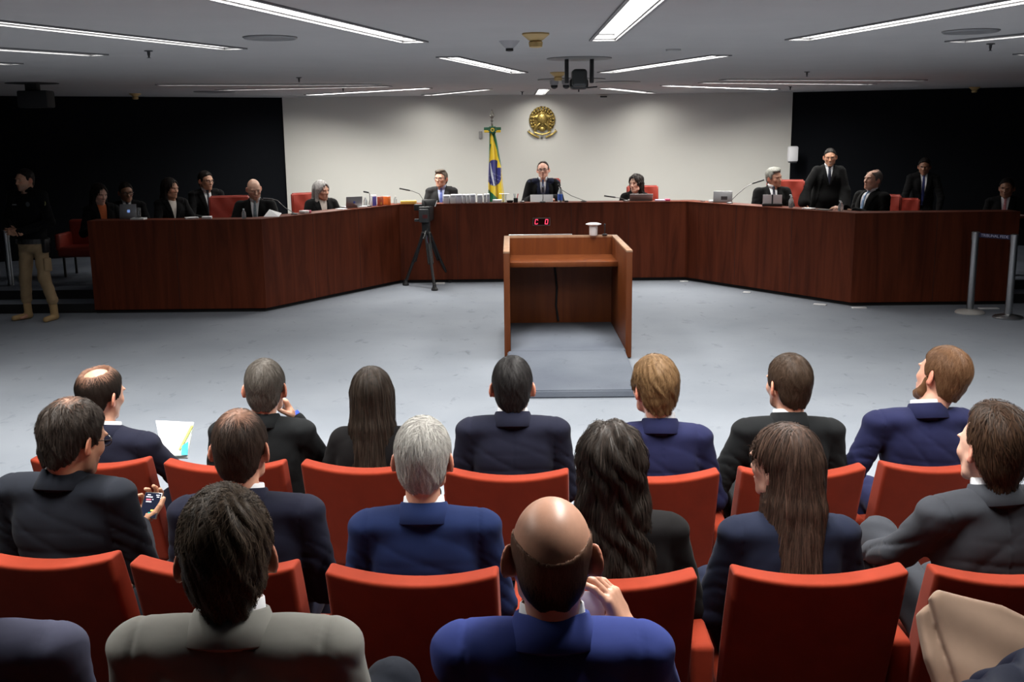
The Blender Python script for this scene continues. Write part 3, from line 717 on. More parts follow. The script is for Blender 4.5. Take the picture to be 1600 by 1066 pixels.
def hair_field(h, sp, R):
    """hair in head frame (down = world down brought into the head frame)"""
    st = sp['hair']; top = sp.get('top', 0.016); side = sp.get('side', 0.008); th = (top+side)/2
    F = Field((-0.15, -0.17, -0.20 if st in ('short', 'ring', 'fringe') else -0.46), (0.15, 0.15, 0.18), h)
    if st == 'none': return None
    F.ell((0, -0.016, 0.030+top-th), (0.0765+side, 0.099+th, 0.092+th), 0.0)
    F.ell((0, 0.024, 0.012+(top-th)), (0.066+side, 0.072+th*0.8, 0.078+th), 0.025)
    F.ell((0, -0.045, -0.035), (0.060+side, 0.052+side, 0.050+side), 0.025)
    long_ = st.startswith('long')
    if not long_:
        F.cone((0, -0.034, -0.05), (0, -0.050, -0.16), 0.048+side*0.5, 0.043+side*0.4, 0.02)
        nape = sp.get('nape', -0.088)
        def hl(P):      # positive where there is no hair
            x, y, z = P[..., 0], P[..., 1], P[..., 2]; ax = np.abs(x)
            fr = sp.get('fline', 0.072)
            yf = np.where(z > 0.040, np.minimum(fr-3.5*np.maximum(ax-0.035, 0)**1.5, 0.036+(z-0.045)*1.0), np.where(z > -0.005, sp.get('sf', 0.026)+(z+0.005)*0.28, sp.get('sf', 0.026)-0.010))
            yf = yf+0.0028*np.sin(x*210+2*np.sin(x*70))*(z > 0.03)
            yf = np.where(z < -0.012, -0.030+0.35*(z+0.012), yf)
            d1 = y-yf; d2 = (nape+0.004*np.cos(x*120)+0.35*(y+0.08))-z
            return np.maximum(d1, d2)
        F.func(lambda P: hl(P), 0.006, 'sub_')if False else F.func(lambda P: hl(P)*-1.0*-1.0, 0.006, 'addmax') if False else None
        sl = tuple(slice(0, n) for n in F.n); P = F.pts(sl); m = hl(P).astype(F32); k = 0.010
        h_ = np.clip(0.5-0.5*(F.D-m)/k, 0, 1); F.D = F.D*(1-h_)+m*h_+k*h_*(1-h_)
        for s in (-1, 1): F.ell((s*0.100, -0.010, -0.010), (0.024, 0.026, 0.040), 0.006, op='sub')
        if st == 'ring':      # bald crown
            by = sp.get('bald_y', 0.0); bz = sp.get('bald_z', 0.13); br = sp.get('bald_r', (0.085, 0.120, 0.075))
            F.ell((0, by, bz), br, 0.008, op='sub')
        if st == 'fringe':    # swept quiff in front
            F.ell((0.01, 0.055, 0.102), (0.055, 0.045, 0.026), 0.02); F.ell((-0.02, 0.02, 0.118), (0.05, 0.06, 0.018), 0.02)
    else:
        Ri = R.T; down = Ri@np.array((0, 0, -1), F32); back = Ri@rotm(sp.get('byaw_rel', 0))@np.array((0, -1, 0), F32)
        ln = sp.get('len', 0.34); wd = sp.get('wid', 1.0)
        # face opening
        def face(P):
            x, y, z = P[..., 0], P[..., 1], P[..., 2]; ax = np.abs(x)
            q = np.sqrt((x/sp.get('fx', 0.066))**2+((z+0.022)/0.112)**2)-1
            return np.where(y > 0.02, q*0.06, 0.02-y+0.004)
        def cuts(P):
            return np.maximum(0, 0)+face(P)
        F.func(face, 0.012, 'sub')
        sd = Ri@rotm(sp.get('byaw_rel', 0))@np.array((1, 0, 0), F32)
        B0 = np.array((0, -0.045, 0.02), F32)
        for i, u in enumerate(np.linspace(-1, 1, 7)):
            a = B0+sd*0.058*u+back*0.030*(1-u*u); m_ = a+down*0.14+back*(0.018)+sd*0.010*u*wd; e = a+down*ln*(1-0.12*u*u)+back*sp.get('bk', 0.055)+sd*0.022*u*wd
            rr = 0.034 if abs(u) < 0.9 else 0.028
            F.cone(a, m_, rr, rr*0.95, 0.022); F.cone(m_, e, rr*0.95, rr*sp.get('tip', 0.55), 0.022)
        if sp.get('sidelocks', True):
            for s in (-1, 1):
                a = np.array((s*0.074, 0.0, 0.02), F32); m_ = a+down*0.15+np.array((s*0.004, -0.012, 0), F32); e = m_+down*0.10+back*0.035
                F.cone(a, m_, 0.020, 0.022, 0.02); F.cone(m_, e, 0.022, 0.016, 0.02)
    w_ = sp.get('wave', 0.0); fr_ = sp.get('hk', 240.0); am = sp.get('ham', 0.0010)
    def tex(P):
        az = np.arctan2(P[..., 0], -P[..., 1]+0.02); z = P[..., 2]; r = am*np.sin(az*23+70*z+2*np.sin(z*60+az*4))*np.sin(z*55+az*9)+am*0.6*np.sin(az*41+z*90+1.7+2*np.sin(az*13))
        if long_: r = r+0.0022*np.sin(az*19+3*np.sin(z*9+az*3))+0.0014*np.sin(az*37+2*np.sin(z*13))
        if w_: r = r+w_*np.sin(z*58+3.5*np.sin(az*4+z*7)+5*az)*(0.6+0.4*np.sin(az*7))+w_*0.7*np.sin(P[..., 0]*95+z*41+3*np.sin(z*31))
        return r
    F.warp(tex)
    return F

def strands(F, V, Q, n, sp, R, rng, seg=6, step=0.010, width=0.0011, lift=0.0014):
    """thin ribbons combed over the hair surface"""
    long_ = sp['hair'].startswith('long')
    i = rng.integers(0, len(Q), n); w4 = rng.dirichlet((1, 1, 1, 1), n).astype(F32); P = (V[Q[i]]*w4[..., None]).sum(1)
    if long_: P = P[~((P[:, 1] > -0.005) & (P[:, 2] < 0.095) & (P[:, 2] > -0.15))]
    G = F.grad(P); keep = G[:, 2] > -0.85; P = P[keep]; G = G[keep]; n = len(P)
    down = R.T@np.array((0, 0, -1), F32)
    wh = np.array(sp.get('whorl', (0.012, -0.055, 0.11)), F32)
    jit = rng.normal(0, sp.get('mess', 0.38), (n, 3)).astype(F32)
    off = rng.uniform(0.0, lift, n).astype(F32); pts_ = [P+G*off[:, None]]; nor = [G]
    swirl = sp.get('swirl', 0.6)
    for k in range(seg-1):
        out = P-wh; out /= np.maximum(np.linalg.norm(out, axis=1, keepdims=True), 1e-6)
        tw = np.cross(G, out)*swirl*np.clip(1-np.linalg.norm(P-wh, axis=1, keepdims=True)/0.09, 0, 1)
        d = (down*(1.6 if long_ else 0.45)+out*(0.5 if long_ else 1.0))+tw+jit+np.array(sp.get('comb', (0, 0, 0)), F32)
        d = d-G*(d*G).sum(1, keepdims=True); d /= np.maximum(np.linalg.norm(d, axis=1, keepdims=True), 1e-6)
        st_ = step*(2.0 if long_ else 1.0)
        frz = (np.clip((G@(-down) if False else G@down)-0.25, 0, 0.4)/0.4)[:, None] if not long_ else 0.0
        P2 = P+d*st_*(1-frz); sd = F.sample(P2); G2 = F.grad(P2)
        P2 = P2-G2*np.clip(sd, -0.02, 0.02)[:, None]*0.9
        P, G = P2, G2
        o = off+lift*0.6*(k+1)/seg
        pts_.append(P+G*o[:, None]); nor.append(G)
    pts_ = np.stack(pts_, 1); nor = np.stack(nor, 1)          # n,seg,3
    T = np.gradient(pts_, axis=1); T /= np.maximum(np.linalg.norm(T, axis=2, keepdims=True), 1e-7); S = np.cross(T, nor); S /= np.maximum(np.linalg.norm(S, axis=2, keepdims=True), 1e-7)
    wf = (np.sin(np.linspace(0.35, math.pi*0.97, seg)))[None, :, None]*width*rng.uniform(0.6, 1.4, (n, 1, 1))
    A = pts_-S*wf; B = pts_+S*wf
    VV = np.stack([A, B], 2).reshape(-1, 3).astype(F32)
    base = (np.arange(n)*seg*2)[:, None]+np.arange(seg-1)[None]*2
    QQ = np.stack([base, base+1, base+3, base+2], -1).reshape(-1, 4)
    return VV, QQ, n

def hair_mesh(sp, R, h, nstr, rng, width=0.0011):
    F = hair_field(h, sp, R)
    if F is None: return None
    V, Q = F.mesh()
    if len(V) == 0: return None
    V = smooth_mesh(V, Q, 1, 0.35)
    c = np.array(sp['hc'], F32); c2 = np.array(sp.get('hc2', c*1.7), F32)
    def colf(P, r):
        m = np.clip(r, 0, 1)[:, None]
        if 'grey' in sp:      # greyer at the sides or all over
            g = np.clip(sp['grey']+r*0.5-0.25, 0, 1)[:, None]; return c*(1-g)+c2*g
        return c*(1-m*0.7)+c2*m*0.7
    wh = np.array(sp.get('whorl', (0.012, -0.055, 0.11)), F32)
    base_colf = colf
    if sp.get('crown'):
        def colf(P, r, _P=None):
            c0 = base_colf(P, r); d = np.linalg.norm(P-np.array((0.005, -0.045, 0.115), F32), axis=1); m = np.clip((sp['crown']-d)/0.022, 0, 1)*np.clip(0.75-r*0.6, 0, 1)
            return c0*(1-m[:, None])+np.array((0.36, 0.19, 0.13), F32)*m[:, None]
    if sp['hair'] == 'ring':
        bc = np.array((0, sp.get('bald_y', 0.0), sp.get('bald_z', 0.13)), F32); brd = np.array(sp.get('bald_r', (0.085, 0.120, 0.075)), F32); inner_c = colf; skc = np.array(SKIN[sp['skin']] if isinstance(sp.get('skin', 'light'), str) else sp['skin'], F32)*0.62
        def colf(P, r):
            q = np.linalg.norm((P-bc)/brd, axis=1)-1; m = np.clip(1-q/0.30, 0, 1)[:, None]*0.65; return inner_c(P, r)*(1-m)+skc*m
    nz = 0.5+0.5*np.sin(V[:, 0]*150+3*np.sin(V[:, 2]*90))*np.sin(V[:, 1]*130+V[:, 2]*60)
    parts = [(V, Q, colf(V, nz*0.6))]
    if nstr:
        VV, QQ, n = strands(F, V, Q, nstr, sp, R, rng, seg=9 if sp['hair'].startswith('long') else 6, width=width, step=sp.get('step', 0.009), lift=sp.get('lift', 0.0026))
        rr = rng.beta(1.3, 2.2, n); k = len(VV)//n; parts.append((VV, QQ, np.repeat(colf(VV[::k], rr), k, axis=0)))
        del k
    return join(parts)
# ---------------------------------------------------------------- whole people
A_ = lambda *v: np.array(v, float)
def surf_y(F, x, z, y0=-0.1, y1=0.35):
    ys = np.arange(y1, y0, -0.002); P = np.stack([np.full_like(ys, x), ys, np.full_like(ys, z)], 1)
    d = F.sample(P); k = np.where(d < 0)[0]
    return ys[k[0]] if len(k) else y0
def torso(F, g, o=0.0, w=1.0, b=1.0, k=0.045, pad=True):
    S, Pv, NBp, sw = g['S'], g['Pv'], g['NB'], g['sw']; f = sw/0.165
    ch = S+(Pv-S)*0.26; be = S+(Pv-S)*0.66
    F.ell(ch, (0.160*f*w+o, 0.112*b+o, 0.20+o), 0)
    F.ell(be, (0.148*f*w+o, 0.118*b+o, 0.20+o), k)
    F.ell(Pv+A_(0, 0.01, 0), (0.172*w+o, 0.135+o, 0.14+o), k)
    for s in (-1, 1):
        F.cone(NBp+A_(s*0.02, -0.012, -0.038), S+A_(s*(sw-0.012), 0, 0.018 if pad else 0.008), 0.042+o, (0.050 if pad else 0.044)+o, 0.03)
        if pad:
            F.ell(S+A_(s*(sw-0.008), -0.004, 0.026), (0.066+o, 0.066+o, 0.032+o), 0.02)
            F.ell(S+A_(s*sw*0.55, -0.012, 0.032), (0.085+o, 0.072+o, 0.042+o), 0.02)
        F.ell(S+A_(s*0.075, -0.052, -0.09), (0.075+o, 0.052+o, 0.12+o), 0.04)
        F.ell(S+A_(s*0.07, 0.05, -0.11), (0.07+o, 0.055+o, 0.09+o), 0.04)
    if g.get('bust'):
        for s in (-1, 1): F.ell(S+A_(s*0.07, 0.10, -0.17), (0.065, 0.05, 0.065), 0.03)
def arms(F, g, o=0.0, r=(0.060, 0.050, 0.038), k=0.028, wide=0.0):
    for s, a in ((1, g['aR']), (-1, g['aL'])):
        sh = g['S']+A_(s*g['sw'], 0, -0.005)
        el, wr = a; d = (wr-el)/np.linalg.norm(wr-el)
        F.cone(sh, el, r[0]+o, r[1]+o, k); F.cone(el, wr-d*0.012, r[1]+o, r[2]+o+wide, 0.02)
def ring(F, c, r0, z0, z1, t, slope=0.0, tilt=0.0, ex=(1.0, 1.0), k=0.0, roll=0.0, gap=None):
    Rt = np.array(Matrix.Rotation(tilt, 3, 'X') @ Matrix.Rotation(roll, 3, 'Y'), F32); c = np.array(c, F32)
    def f(P):
        q = (P-c)@Rt; x, y, z = q[..., 0]/ex[0], q[..., 1]/ex[1], q[..., 2]
        rho = np.sqrt(x*x+y*y); rr = r0+slope*(z1-z)
        d = np.maximum(np.abs(rho-rr)-t, np.abs(z-(z0+z1)/2)-(z1-z0)/2)
        if gap: d = np.maximum(d, np.where(y > 0, gap-np.abs(x)+0.3*(z-z0), -1))
        return d
    m = r0+0.08; F.func(f, k, 'add', c-m, c+m)
def bounds(g, pts_, pad):
    P = np.array(pts_); return P.min(0)-pad, P.max(0)+pad

def folds(g, amp=1.0, seam=True):
    S, sw = g['S'], g['sw']
    def f(P):
        x, y, z = P[..., 0]-S[0], P[..., 1]-S[1], P[..., 2]-S[2]
        back = np.clip((-y)/0.04, 0, 1); r = 0
        w1 = 1-np.abs(wav(P, 48, (0.12, 0.2, 1.0), 1.3+g['seed'], 0.9, 9)); m1 = np.clip(1-np.abs(z+0.17)/0.16, 0, 1)
        r = r+0.0050*m1*back*w1**3
        w2 = 1-np.abs(wav(P, 30, (0.75*np.sign(g['seed']-0.5), 0.1, 0.7), 0.4+2*g['seed'], 1.1, 11)); r = r+0.0042*w2**3*back*np.clip(1-np.abs(z+0.10)/0.2, 0, 1)
        arm = np.clip((np.abs(x)-sw+0.03)/0.03, 0, 1); w3 = 1-np.abs(wav(P, 62, (0.45, 0.5, 0.85), 2.2*g['seed'], 1.2, 13)); r = r+0.0065*arm*w3**3*np.clip((-z-0.03)/0.06, 0, 1)
        r = r+0.0016*wav(P, 22, (0.3, 0.8, 0.5), g['seed'], 1.4, 10)
        if g.get('quilt'): r = r+0.007*np.abs(np.sin(x*34+z*20+0.5))**0.5*-1+0.004
        if seam:
            r = r+0.0035*np.exp(-(x/0.0035)**2)*back*(z < 0.04)
            ax = np.abs(x)-(sw-0.004+0.10*np.clip(-z-0.02, 0, 1)*-0.35); r = r+0.0045*np.exp(-(ax/0.0045)**2)*(z > -0.16)*(z < 0.09)
        return r*amp
    return f

PERSON_N = 0
def person(sp):
    """build one person: an Empty with body, hair and clothing children"""
    global PERSON_N
    PERSON_N += 1; rng = np.random.default_rng(100+PERSON_N); near = sp.get('near', 1)      # 2 close, 1 front rows, 0 far
    T = aty(sp['px'], sp['py'], sp['Y']); fz = sp['fz']; byaw = sp.get('yaw', 0); sc = sp.get('sc', 1.0); H = (T.z-fz)/sc
    hy_, hp, hr = sp.get('head', (0, 0, 0))          # head yaw (relative to the body), pitch, roll
    Rh = rotm(hy_, hp, hr); hs = sp.get('hs', 1.0)
    tx, ty = sp.get('hx', 0.0), sp.get('hy', 0.03)
    top = A_(tx, ty, H); Hc = top-Rh@A_(0, 0, 0.120+0.8*(sp.get('top', 0.016) if sp['hair'] != 'none' and sp['hair'] != 'ring' else 0.0))*hs
    stand = sp.get('stand', False)
    drop = sp.get('drop', 0.345)*hs**0.5; sw = sp.get('sw', 0.165)
    S = A_(sp.get('sx', 0.0), sp.get('sy', 0.0), H-drop)
    NBp = S+A_((Hc[0]-S[0])*0.25, -0.005+(Hc[1]-S[1])*0.2, 0.072)
    Pv = A_(sp.get('pelx', 0), sp.get('pely', -0.02 if stand else 0.02), (0.93 if stand else max(0.50, S[2]-0.50)))
    rel = lambda q: S+A_(*q)
    aR = sp.get('aR', ((0.235, 0.05, -0.27), (0.10, 0.26, -0.38))); aL = sp.get('aL', ((-0.235, 0.05, -0.27), (-0.10, 0.26, -0.38)))
    g = dict(S=S, Pv=Pv, NB=NBp, sw=sw, aR=(rel(aR[0]), rel(aR[1])), aL=(rel(aL[0]), rel(aL[1])), seed=float(rng.random()), bust=sp.get('bust'), quilt=sp['cloth'] == 'puffer')
    rz = math.radians(byaw); cz, sz = math.cos(rz), math.sin(rz)
    ox, oy = T.x-(cz*tx-sz*ty)*sc, T.y-(sz*tx+cz*ty)*sc
    def w2l(px, py, Y):
        q = aty(px, py, Y); dx, dy = q.x-ox, q.y-oy; return A_(cz*dx+sz*dy, -sz*dx+cz*dy, q.z-fz)/sc
    for key in 'RL':
        e_, w_ = g['a'+key]
        if 'e'+key in sp: e_ = w2l(*sp['e'+key])
        if 'w'+key in sp: w_ = w2l(*sp['w'+key])
        g['a'+key] = (e_, w_)
    root = thing('person', sp['label'], 'person', (ox, oy, fz), rz, sp.get('group')); root.scale = (sc, sc, sc)
    sk = SKIN[sp.get('skin', 'light')] if isinstance(sp.get('skin', 'light'), str) else sp['skin']
    # ---- body: one mesh
    hh = {2: 0.0042, 1: 0.005, 0: 0.006}[near]
    hsp = dict(sp); nb = Rh.T@((NBp-A_(0, 0.0, 0.03)-Hc)/hs); hsp['nb'] = tuple(np.clip(nb, (-0.08, -0.1, -0.225), (0.08, 0.1, -0.12)))
    HF = head_field(hh, hsp); V, Q = HF.mesh(); V = smooth_mesh(V, Q, 1, 0.3); colh = head_paint(V, sp, sk)
    V = (V*hs)@Rh.T+Hc; parts = [(V.astype(F32), Q, colh)]
    legs = []
    if stand:
        for s in (-1, 1):
            kx, ky, fx, fy = sp.get('legs', {}).get(s, (0.10, 0.02, 0.13, 0.0))
            legs.append([Pv+A_(s*0.09, 0, -0.04), A_(s*kx, ky, 0.50), A_(s*fx, fy, 0.09)])
    else:
        for s in (-1, 1):
            kx, ky, kz = sp.get('knee', {}).get(s, (s*0.14, 0.44, 0.53))
            if sp.get('kpx', {}).get(s): kx, ky, kz = w2l(*sp['kpx'][s])
            legs.append([Pv+A_(s*0.09, 0.03, -0.02), A_(kx, ky, kz), A_(kx, ky-0.03, 0.09)])
    if sp.get('nolegs'): legs = []
    allp = [S, Pv, NBp, *g['aR'], *g['aL'], S+A_(sw, 0, 0), S-A_(sw, 0, 0)]+[p for l in legs for p in l]
    lo, hi = bounds(g, allp, 0.12); BF = Field(lo, hi, 0.018)
    gi = dict(g); torso(BF, gi, o=-0.028, k=0.04, pad=False); arms(BF, gi, o=-0.020)
    for l in legs:
        BF.cone(l[0], l[1], 0.062, 0.048, 0.04); BF.cone(l[1], l[2], 0.045, 0.033, 0.02); BF.cone(l[2]+A_(0, -0.02, -0.045), l[2]+A_(0, 0.13, -0.06), 0.028, 0.022, 0.02)
    V, Q = BF.mesh(); parts.append((V, Q, np.tile(np.array(sk, F32), (len(V), 1))))
    for s, key in ((1, 'R'), (-1, 'L')):
        hd = sp.get('hand'+key, {}); el, wr = g['a'+key]; d0 = wr-el; d0 /= np.linalg.norm(d0)
        dr = A_(*hd['dir']) if 'dir' in hd else d0; nr = A_(*hd['nrm']) if 'nrm' in hd else A_(-s*0.3, 0.1, -1)
        vis = 'dir' in hd
        parts.append(hand_mesh(wr+d0*0.012, dr, nr, s, hd.get('curl', 0.35), h=(0.0032 if near else 0.004) if vis else 0.0060, scale=hd.get('scale', 1.0), spread=hd.get('spread', 1.0), thumb=hd.get('thumb', 1.0), skin=sk))
    V, Q, col = join(parts); np_mesh('body', V, Q, M_skin, root, col)
    # ---- hair
    if sp['hair'] != 'none':
        nstr = sp.get('nstr', {2: 9000, 1: 4500, 0: 500}[near])
        r = hair_mesh(sp, Rh, {2: 0.0045, 1: 0.005, 0: 0.006}[near], nstr, rng, width={2: 0.0007, 1: 0.0010, 0: 0.0022}[near])
        if r is not None:
            V, Q, col = r; np_mesh('hair', (V*hs)@Rh.T+Hc, Q, M_hair, root, col)
    if sp.get('beard'):
        F = Field((-0.10, -0.02, -0.15), (0.10, 0.13, 0.0), hh); o = sp.get('beardt', 0.009)
        for s in (-1, 1):
            F.cone((s*0.064, 0.012, -0.022), (s*0.050, 0.030, -0.080), 0.012+o*0.5, 0.014+o, 0.015); F.cone((s*0.050, 0.030, -0.080), (s*0.010, 0.080, -0.103), 0.014+o, 0.016+o, 0.015)
        F.ell((0, 0.092, -0.050), (0.026, 0.010, 0.006), 0.006)
        F.warp(lambda P: 0.0014*np.sin(P[..., 0]*300+P[..., 2]*200)); V, Q = F.mesh(); c = np.array(sp['hc'], F32)
        np_mesh('beard', (V*hs)@Rh.T+Hc, Q, M_hair, root, np.tile(c*1.2, (len(V), 1)))
    # ---- clothes
    hc_ = {2: 0.0068, 1: 0.0078, 0: 0.009}[near]; ck = sp['cloth']; jm = sp['jm']
    zlow = Pv[2]-0.10 if not stand else Pv[2]-0.16
    top_z = NBp[2]+0.07; zlow = zlow if ck != 'uniform' else Pv[2]-0.03; pp = [S+A_(sw+0.1, 0.0, 0), S-A_(sw+0.1, 0, 0), *g['aR'], *g['aL'], A_(0, 0, top_z), Pv, A_(0, 0, zlow+0.05)]
    lo, hi = bounds(g, pp, 0.085); lo[2] = max(lo[2], min(zlow, g['aR'][1][2]-0.06, g['aL'][1][2]-0.06)); lo[1] = min(lo[1], S[1]-0.18); hi[1] = max(hi[1], S[1]+0.2)
    open_ = sp.get('front', False)
    F = Field(lo, hi, hc_)
    wid = 1.0
    torso(F, g, o=0.004, b=sp.get('belly', 1.0), w=sp.get('tw', 1.0), pad=ck in ('suit', 'uniform')); arms(F, g, o=sp.get('so', 0.004), wide=sp.get('cuffw', 0.0))
    hem = Pv[2]-(0.13 if stand else 0.09) if ck != 'uniform' else Pv[2]-0.0
    apex = S[2]-sp.get('vdepth', 0.30)
    tilt = math.radians(sp.get('ctilt', -16))
    zc = NBp[2]
    if ck in ('suit', 'robe'):
        w_top = 0.052
        wv = lambda z: np.clip((z-apex)/(zc-0.01-apex), 0, 1.2)*w_top
        base = F.D.copy()
        if open_:
            sl = tuple(slice(0, n) for n in F.n); P = F.pts(sl); ax = np.abs(P[..., 0]-S[0]-(P[..., 2]-S[2])*sp.get('vs', 0)); v = wv(P[..., 2])
            lapw = 0.036*np.clip((P[..., 2]-apex)/(zc-apex), 0, 1)+0.012
            band = np.maximum(np.abs(ax-v-lapw)-lapw*0.95, np.maximum(apex-P[..., 2], 0-P[..., 1]+S[1]))
            notch = np.abs(P[..., 2]-(S[2]+0.005)+0.5*(ax-v))-0.004
            F.D = np.minimum(F.D, np.maximum(np.maximum(base-0.0075, band), -np.maximum(notch, 0.03-(ax-v)) if near else band))
            V_ = np.maximum(np.maximum(ax-v, apex-P[..., 2]), S[1]+0.0-P[..., 1])
            F.D = np.maximum(F.D, -V_)
    F.func(lambda P: hem-P[..., 2]+0*P[..., 0], 0.01, 'sub_') if False else None
    sl = tuple(slice(0, n) for n in F.n); Zc = np.broadcast_to(F.ax[2][None, None, :], F.D.shape); Xc = np.abs(F.ax[0]-S[0])[:, None, None]; Yc = F.ax[1][None, :, None]
    # trim the hem of the torso only (not the sleeves)
    am = np.zeros_like(F.D)
    Fa = Field(F.lo, [a[-1] for a in F.ax], F.h); Fa.n = F.n; Fa.ax = F.ax; Fa.D = np.full(F.n, 1.0, F32); arms(Fa, g, o=0.012)
    cutm = np.maximum(F.D, hem-Zc); F.D = np.where(Fa.D < 0.0, F.D, cutm).astype(F32)
    # hollow at the neck so that the neck stands free
    F.cone(NBp+A_(0, 0.004, -0.03), Hc+Rh@A_(0, -0.02, -0.10)*hs, 0.0590, 0.062, 0.003, op='sub')
    if sp.get('fold', 1.0): F.warp(folds(g, sp.get('fold', 1.0), ck in ('suit',)))
    V, Q = F.mesh(); V = smooth_mesh(V, Q, 1, 0.35)
    if ck in ('suit', 'robe') and not sp.get('nocollar'):
        q = loft(NBp+A_(0, -0.004, -0.004), [(.0625, -.045), (.0630, .024), (.0655, .030), (.0705, .0275), (.081, .0), (.096, -.034), (.092, -.038), (.077, -.006), (.068, .010), (.068, -.045)], tilt, (1.04, 0.98), 1.9 if open_ else 2.6)
        V, Q, _ = join([(V, Q), q])
    np_mesh({'suit': 'suit_jacket', 'robe': 'robe', 'blouse': 'top', 'uniform': 'uniform_shirt', 'puffer': 'puffer_jacket'}[ck], V, Q, jm, root)
    if sp.get('collar', True):
        up = sp.get('cup', 0.040)
        V, Q = loft(NBp+A_(0, -0.003, -0.002), [(.0585, -.03), (.0585, up), (.0605, up+.0025), (.0630, up), (.0690, -.004), (.0665, -.006), (.0612, -.03)], tilt, (1.0, 0.97), 3.02)
        np_mesh('shirt_collar', V, Q, sp.get('sm', M_shirt), root)
    if open_:
        lo2 = A_(S[0]-0.13, S[1]-0.02, apex-0.06); hi2 = A_(S[0]+0.13, S[1]+0.24, zc+0.04); F3 = Field(lo2, hi2, 0.007)
        torso(F3, g, o=-0.008, b=sp.get('belly', 1.0), w=sp.get('tw', 1.0), pad=False); V, Q = F3.mesh(); np_mesh('shirt', V, Q, sp.get('sm', M_shirt), root)
        if sp.get('tie'):
            zt = np.linspace(zc-0.010, apex-0.02, 9); F4 = Field(A_(S[0]-0.07, S[1], apex-0.05), A_(S[0]+0.07, S[1]+0.27, zc+0.05), 0.004)
            yk = [surf_y(F3, S[0]+(z-S[2])*sp.get('vs', 0), z) for z in zt]; yk[0] = max(yk[0], NBp[1]+0.058); pth = [A_(S[0]+(z-S[2])*sp.get('vs', 0), y+0.003, z) for z, y in zip(zt, yk)]
            F4.cone(pth[0], pth[1], 0.019, 0.012, 0.003, flat=((0, 1, 0), 1.4))
            for i in range(1, len(pth)-1): F4.cone(pth[i], pth[i+1], 0.015+0.002*i, 0.017+0.002*i, 0.003, flat=((0, 1, 0), 3.2))
            V, Q = F4.mesh(); np_mesh('tie', V, Q, sp['tie'], root)
    for s, key in ((1, 'R'), (-1, 'L')):
        if sp.get('cuff'+key):
            el, wr = g['a'+key]; d = (wr-el)/np.linalg.norm(wr-el); c0 = wr-d*0.03; c1 = wr+d*0.010
            tube('shirt_cuff', [c0, wr, c1], [0.034, 0.036, 0.0345], M_shirt, root, n=20)
    # trousers and shoes
    if legs:
        tm_ = sp.get('tm', jm); lo, hi = bounds(g, [p for l in legs for p in l]+[Pv], 0.12); FT = Field(lo, hi, sp.get('th', 0.012))
        FT.ell(Pv+A_(0, 0, -0.02), (0.178, 0.135, 0.13) if stand else (0.165, 0.125, 0.12), 0)
        for l in legs:
            FT.cone(l[0], l[1], 0.088, 0.068, 0.04); FT.cone(l[1], l[2]+A_(0, 0, 0.02+sp.get('tl', 0.0)), 0.066, sp.get('ankle', 0.056), 0.03)
        FT.warp(lambda P: 0.005*(1-np.abs(wav(P, 40, (0.5, 0.5, 0.7), 1.0, 1.6, 14)))**3+0.0016*wav(P, 60, (0.4, 0.3, 0.6), 0.4, 1.5, 17))
        if stand: FT.D = np.maximum(FT.D, (np.broadcast_to(FT.ax[2][None, None, :], FT.D.shape)-(Pv[2]+0.05)))
        V, Q = FT.mesh(); V = smooth_mesh(V, Q, 1, 0.4); np_mesh('trousers', V, Q, tm_, root)
        if not sp.get('noshoes'):
            for l, s in zip(legs, (-1, 1)):
                a = l[2]; FS = Field(a+A_(-0.09, -0.13, -0.10), a+A_(0.13, 0.27, 0.10), 0.007); fd = sp.get('foot', {}).get(s, (0.0, 0.16))
                tip = a+A_(fd[0], fd[1], -0.058); FS.cone(a+A_(0, -0.03, -0.050), tip, 0.038, 0.032, 0.01); FS.cone(a+A_(0, -0.01, -0.03), a+A_(0, 0, sp.get('boot', 0.0)), 0.045, 0.046, 0.02)
                FS.D = np.maximum(FS.D, (0.002-np.broadcast_to(FS.ax[2][None, None, :], FS.D.shape))); V, Q = FS.mesh(); np_mesh('shoe', V, Q, sp.get('shoem', M_shoe), root)
    if sp.get('glasses'):
        gb = NB(); X = lambda *v: tuple(Rh@(A_(*v)*hs)+Hc); gr = sp.get('gr', 0.0013)
        for s in (-1, 1):
            add_tube(gb, [X(s*0.033+0.025*math.cos(a)*(1 if True else 1), 0.105-0.25*abs(0.025*math.cos(a)*s+0.0)**1.0*0.1, 0.002+0.018*math.sin(a)) for a in np.linspace(0, 2*PI, 17)], gr, 6)
            add_tube(gb, [X(s*0.058, 0.103, 0.008), X(s*0.079, 0.07, 0.010), X(s*0.083, 0.0, 0.008), X(s*0.080, -0.02, -0.008)], gr, 6)
        add_tube(gb, [X(-0.009, 0.106, 0.005), X(0, 0.109, 0.007), X(0.009, 0.106, 0.005)], gr, 6)
        obj('glasses', gb, sp.get('gm', M_glasses), root, auto=60)
    root_info = dict(root=root, g=g, Hc=Hc, Rh=Rh, H=H, F=F)
    return root_info
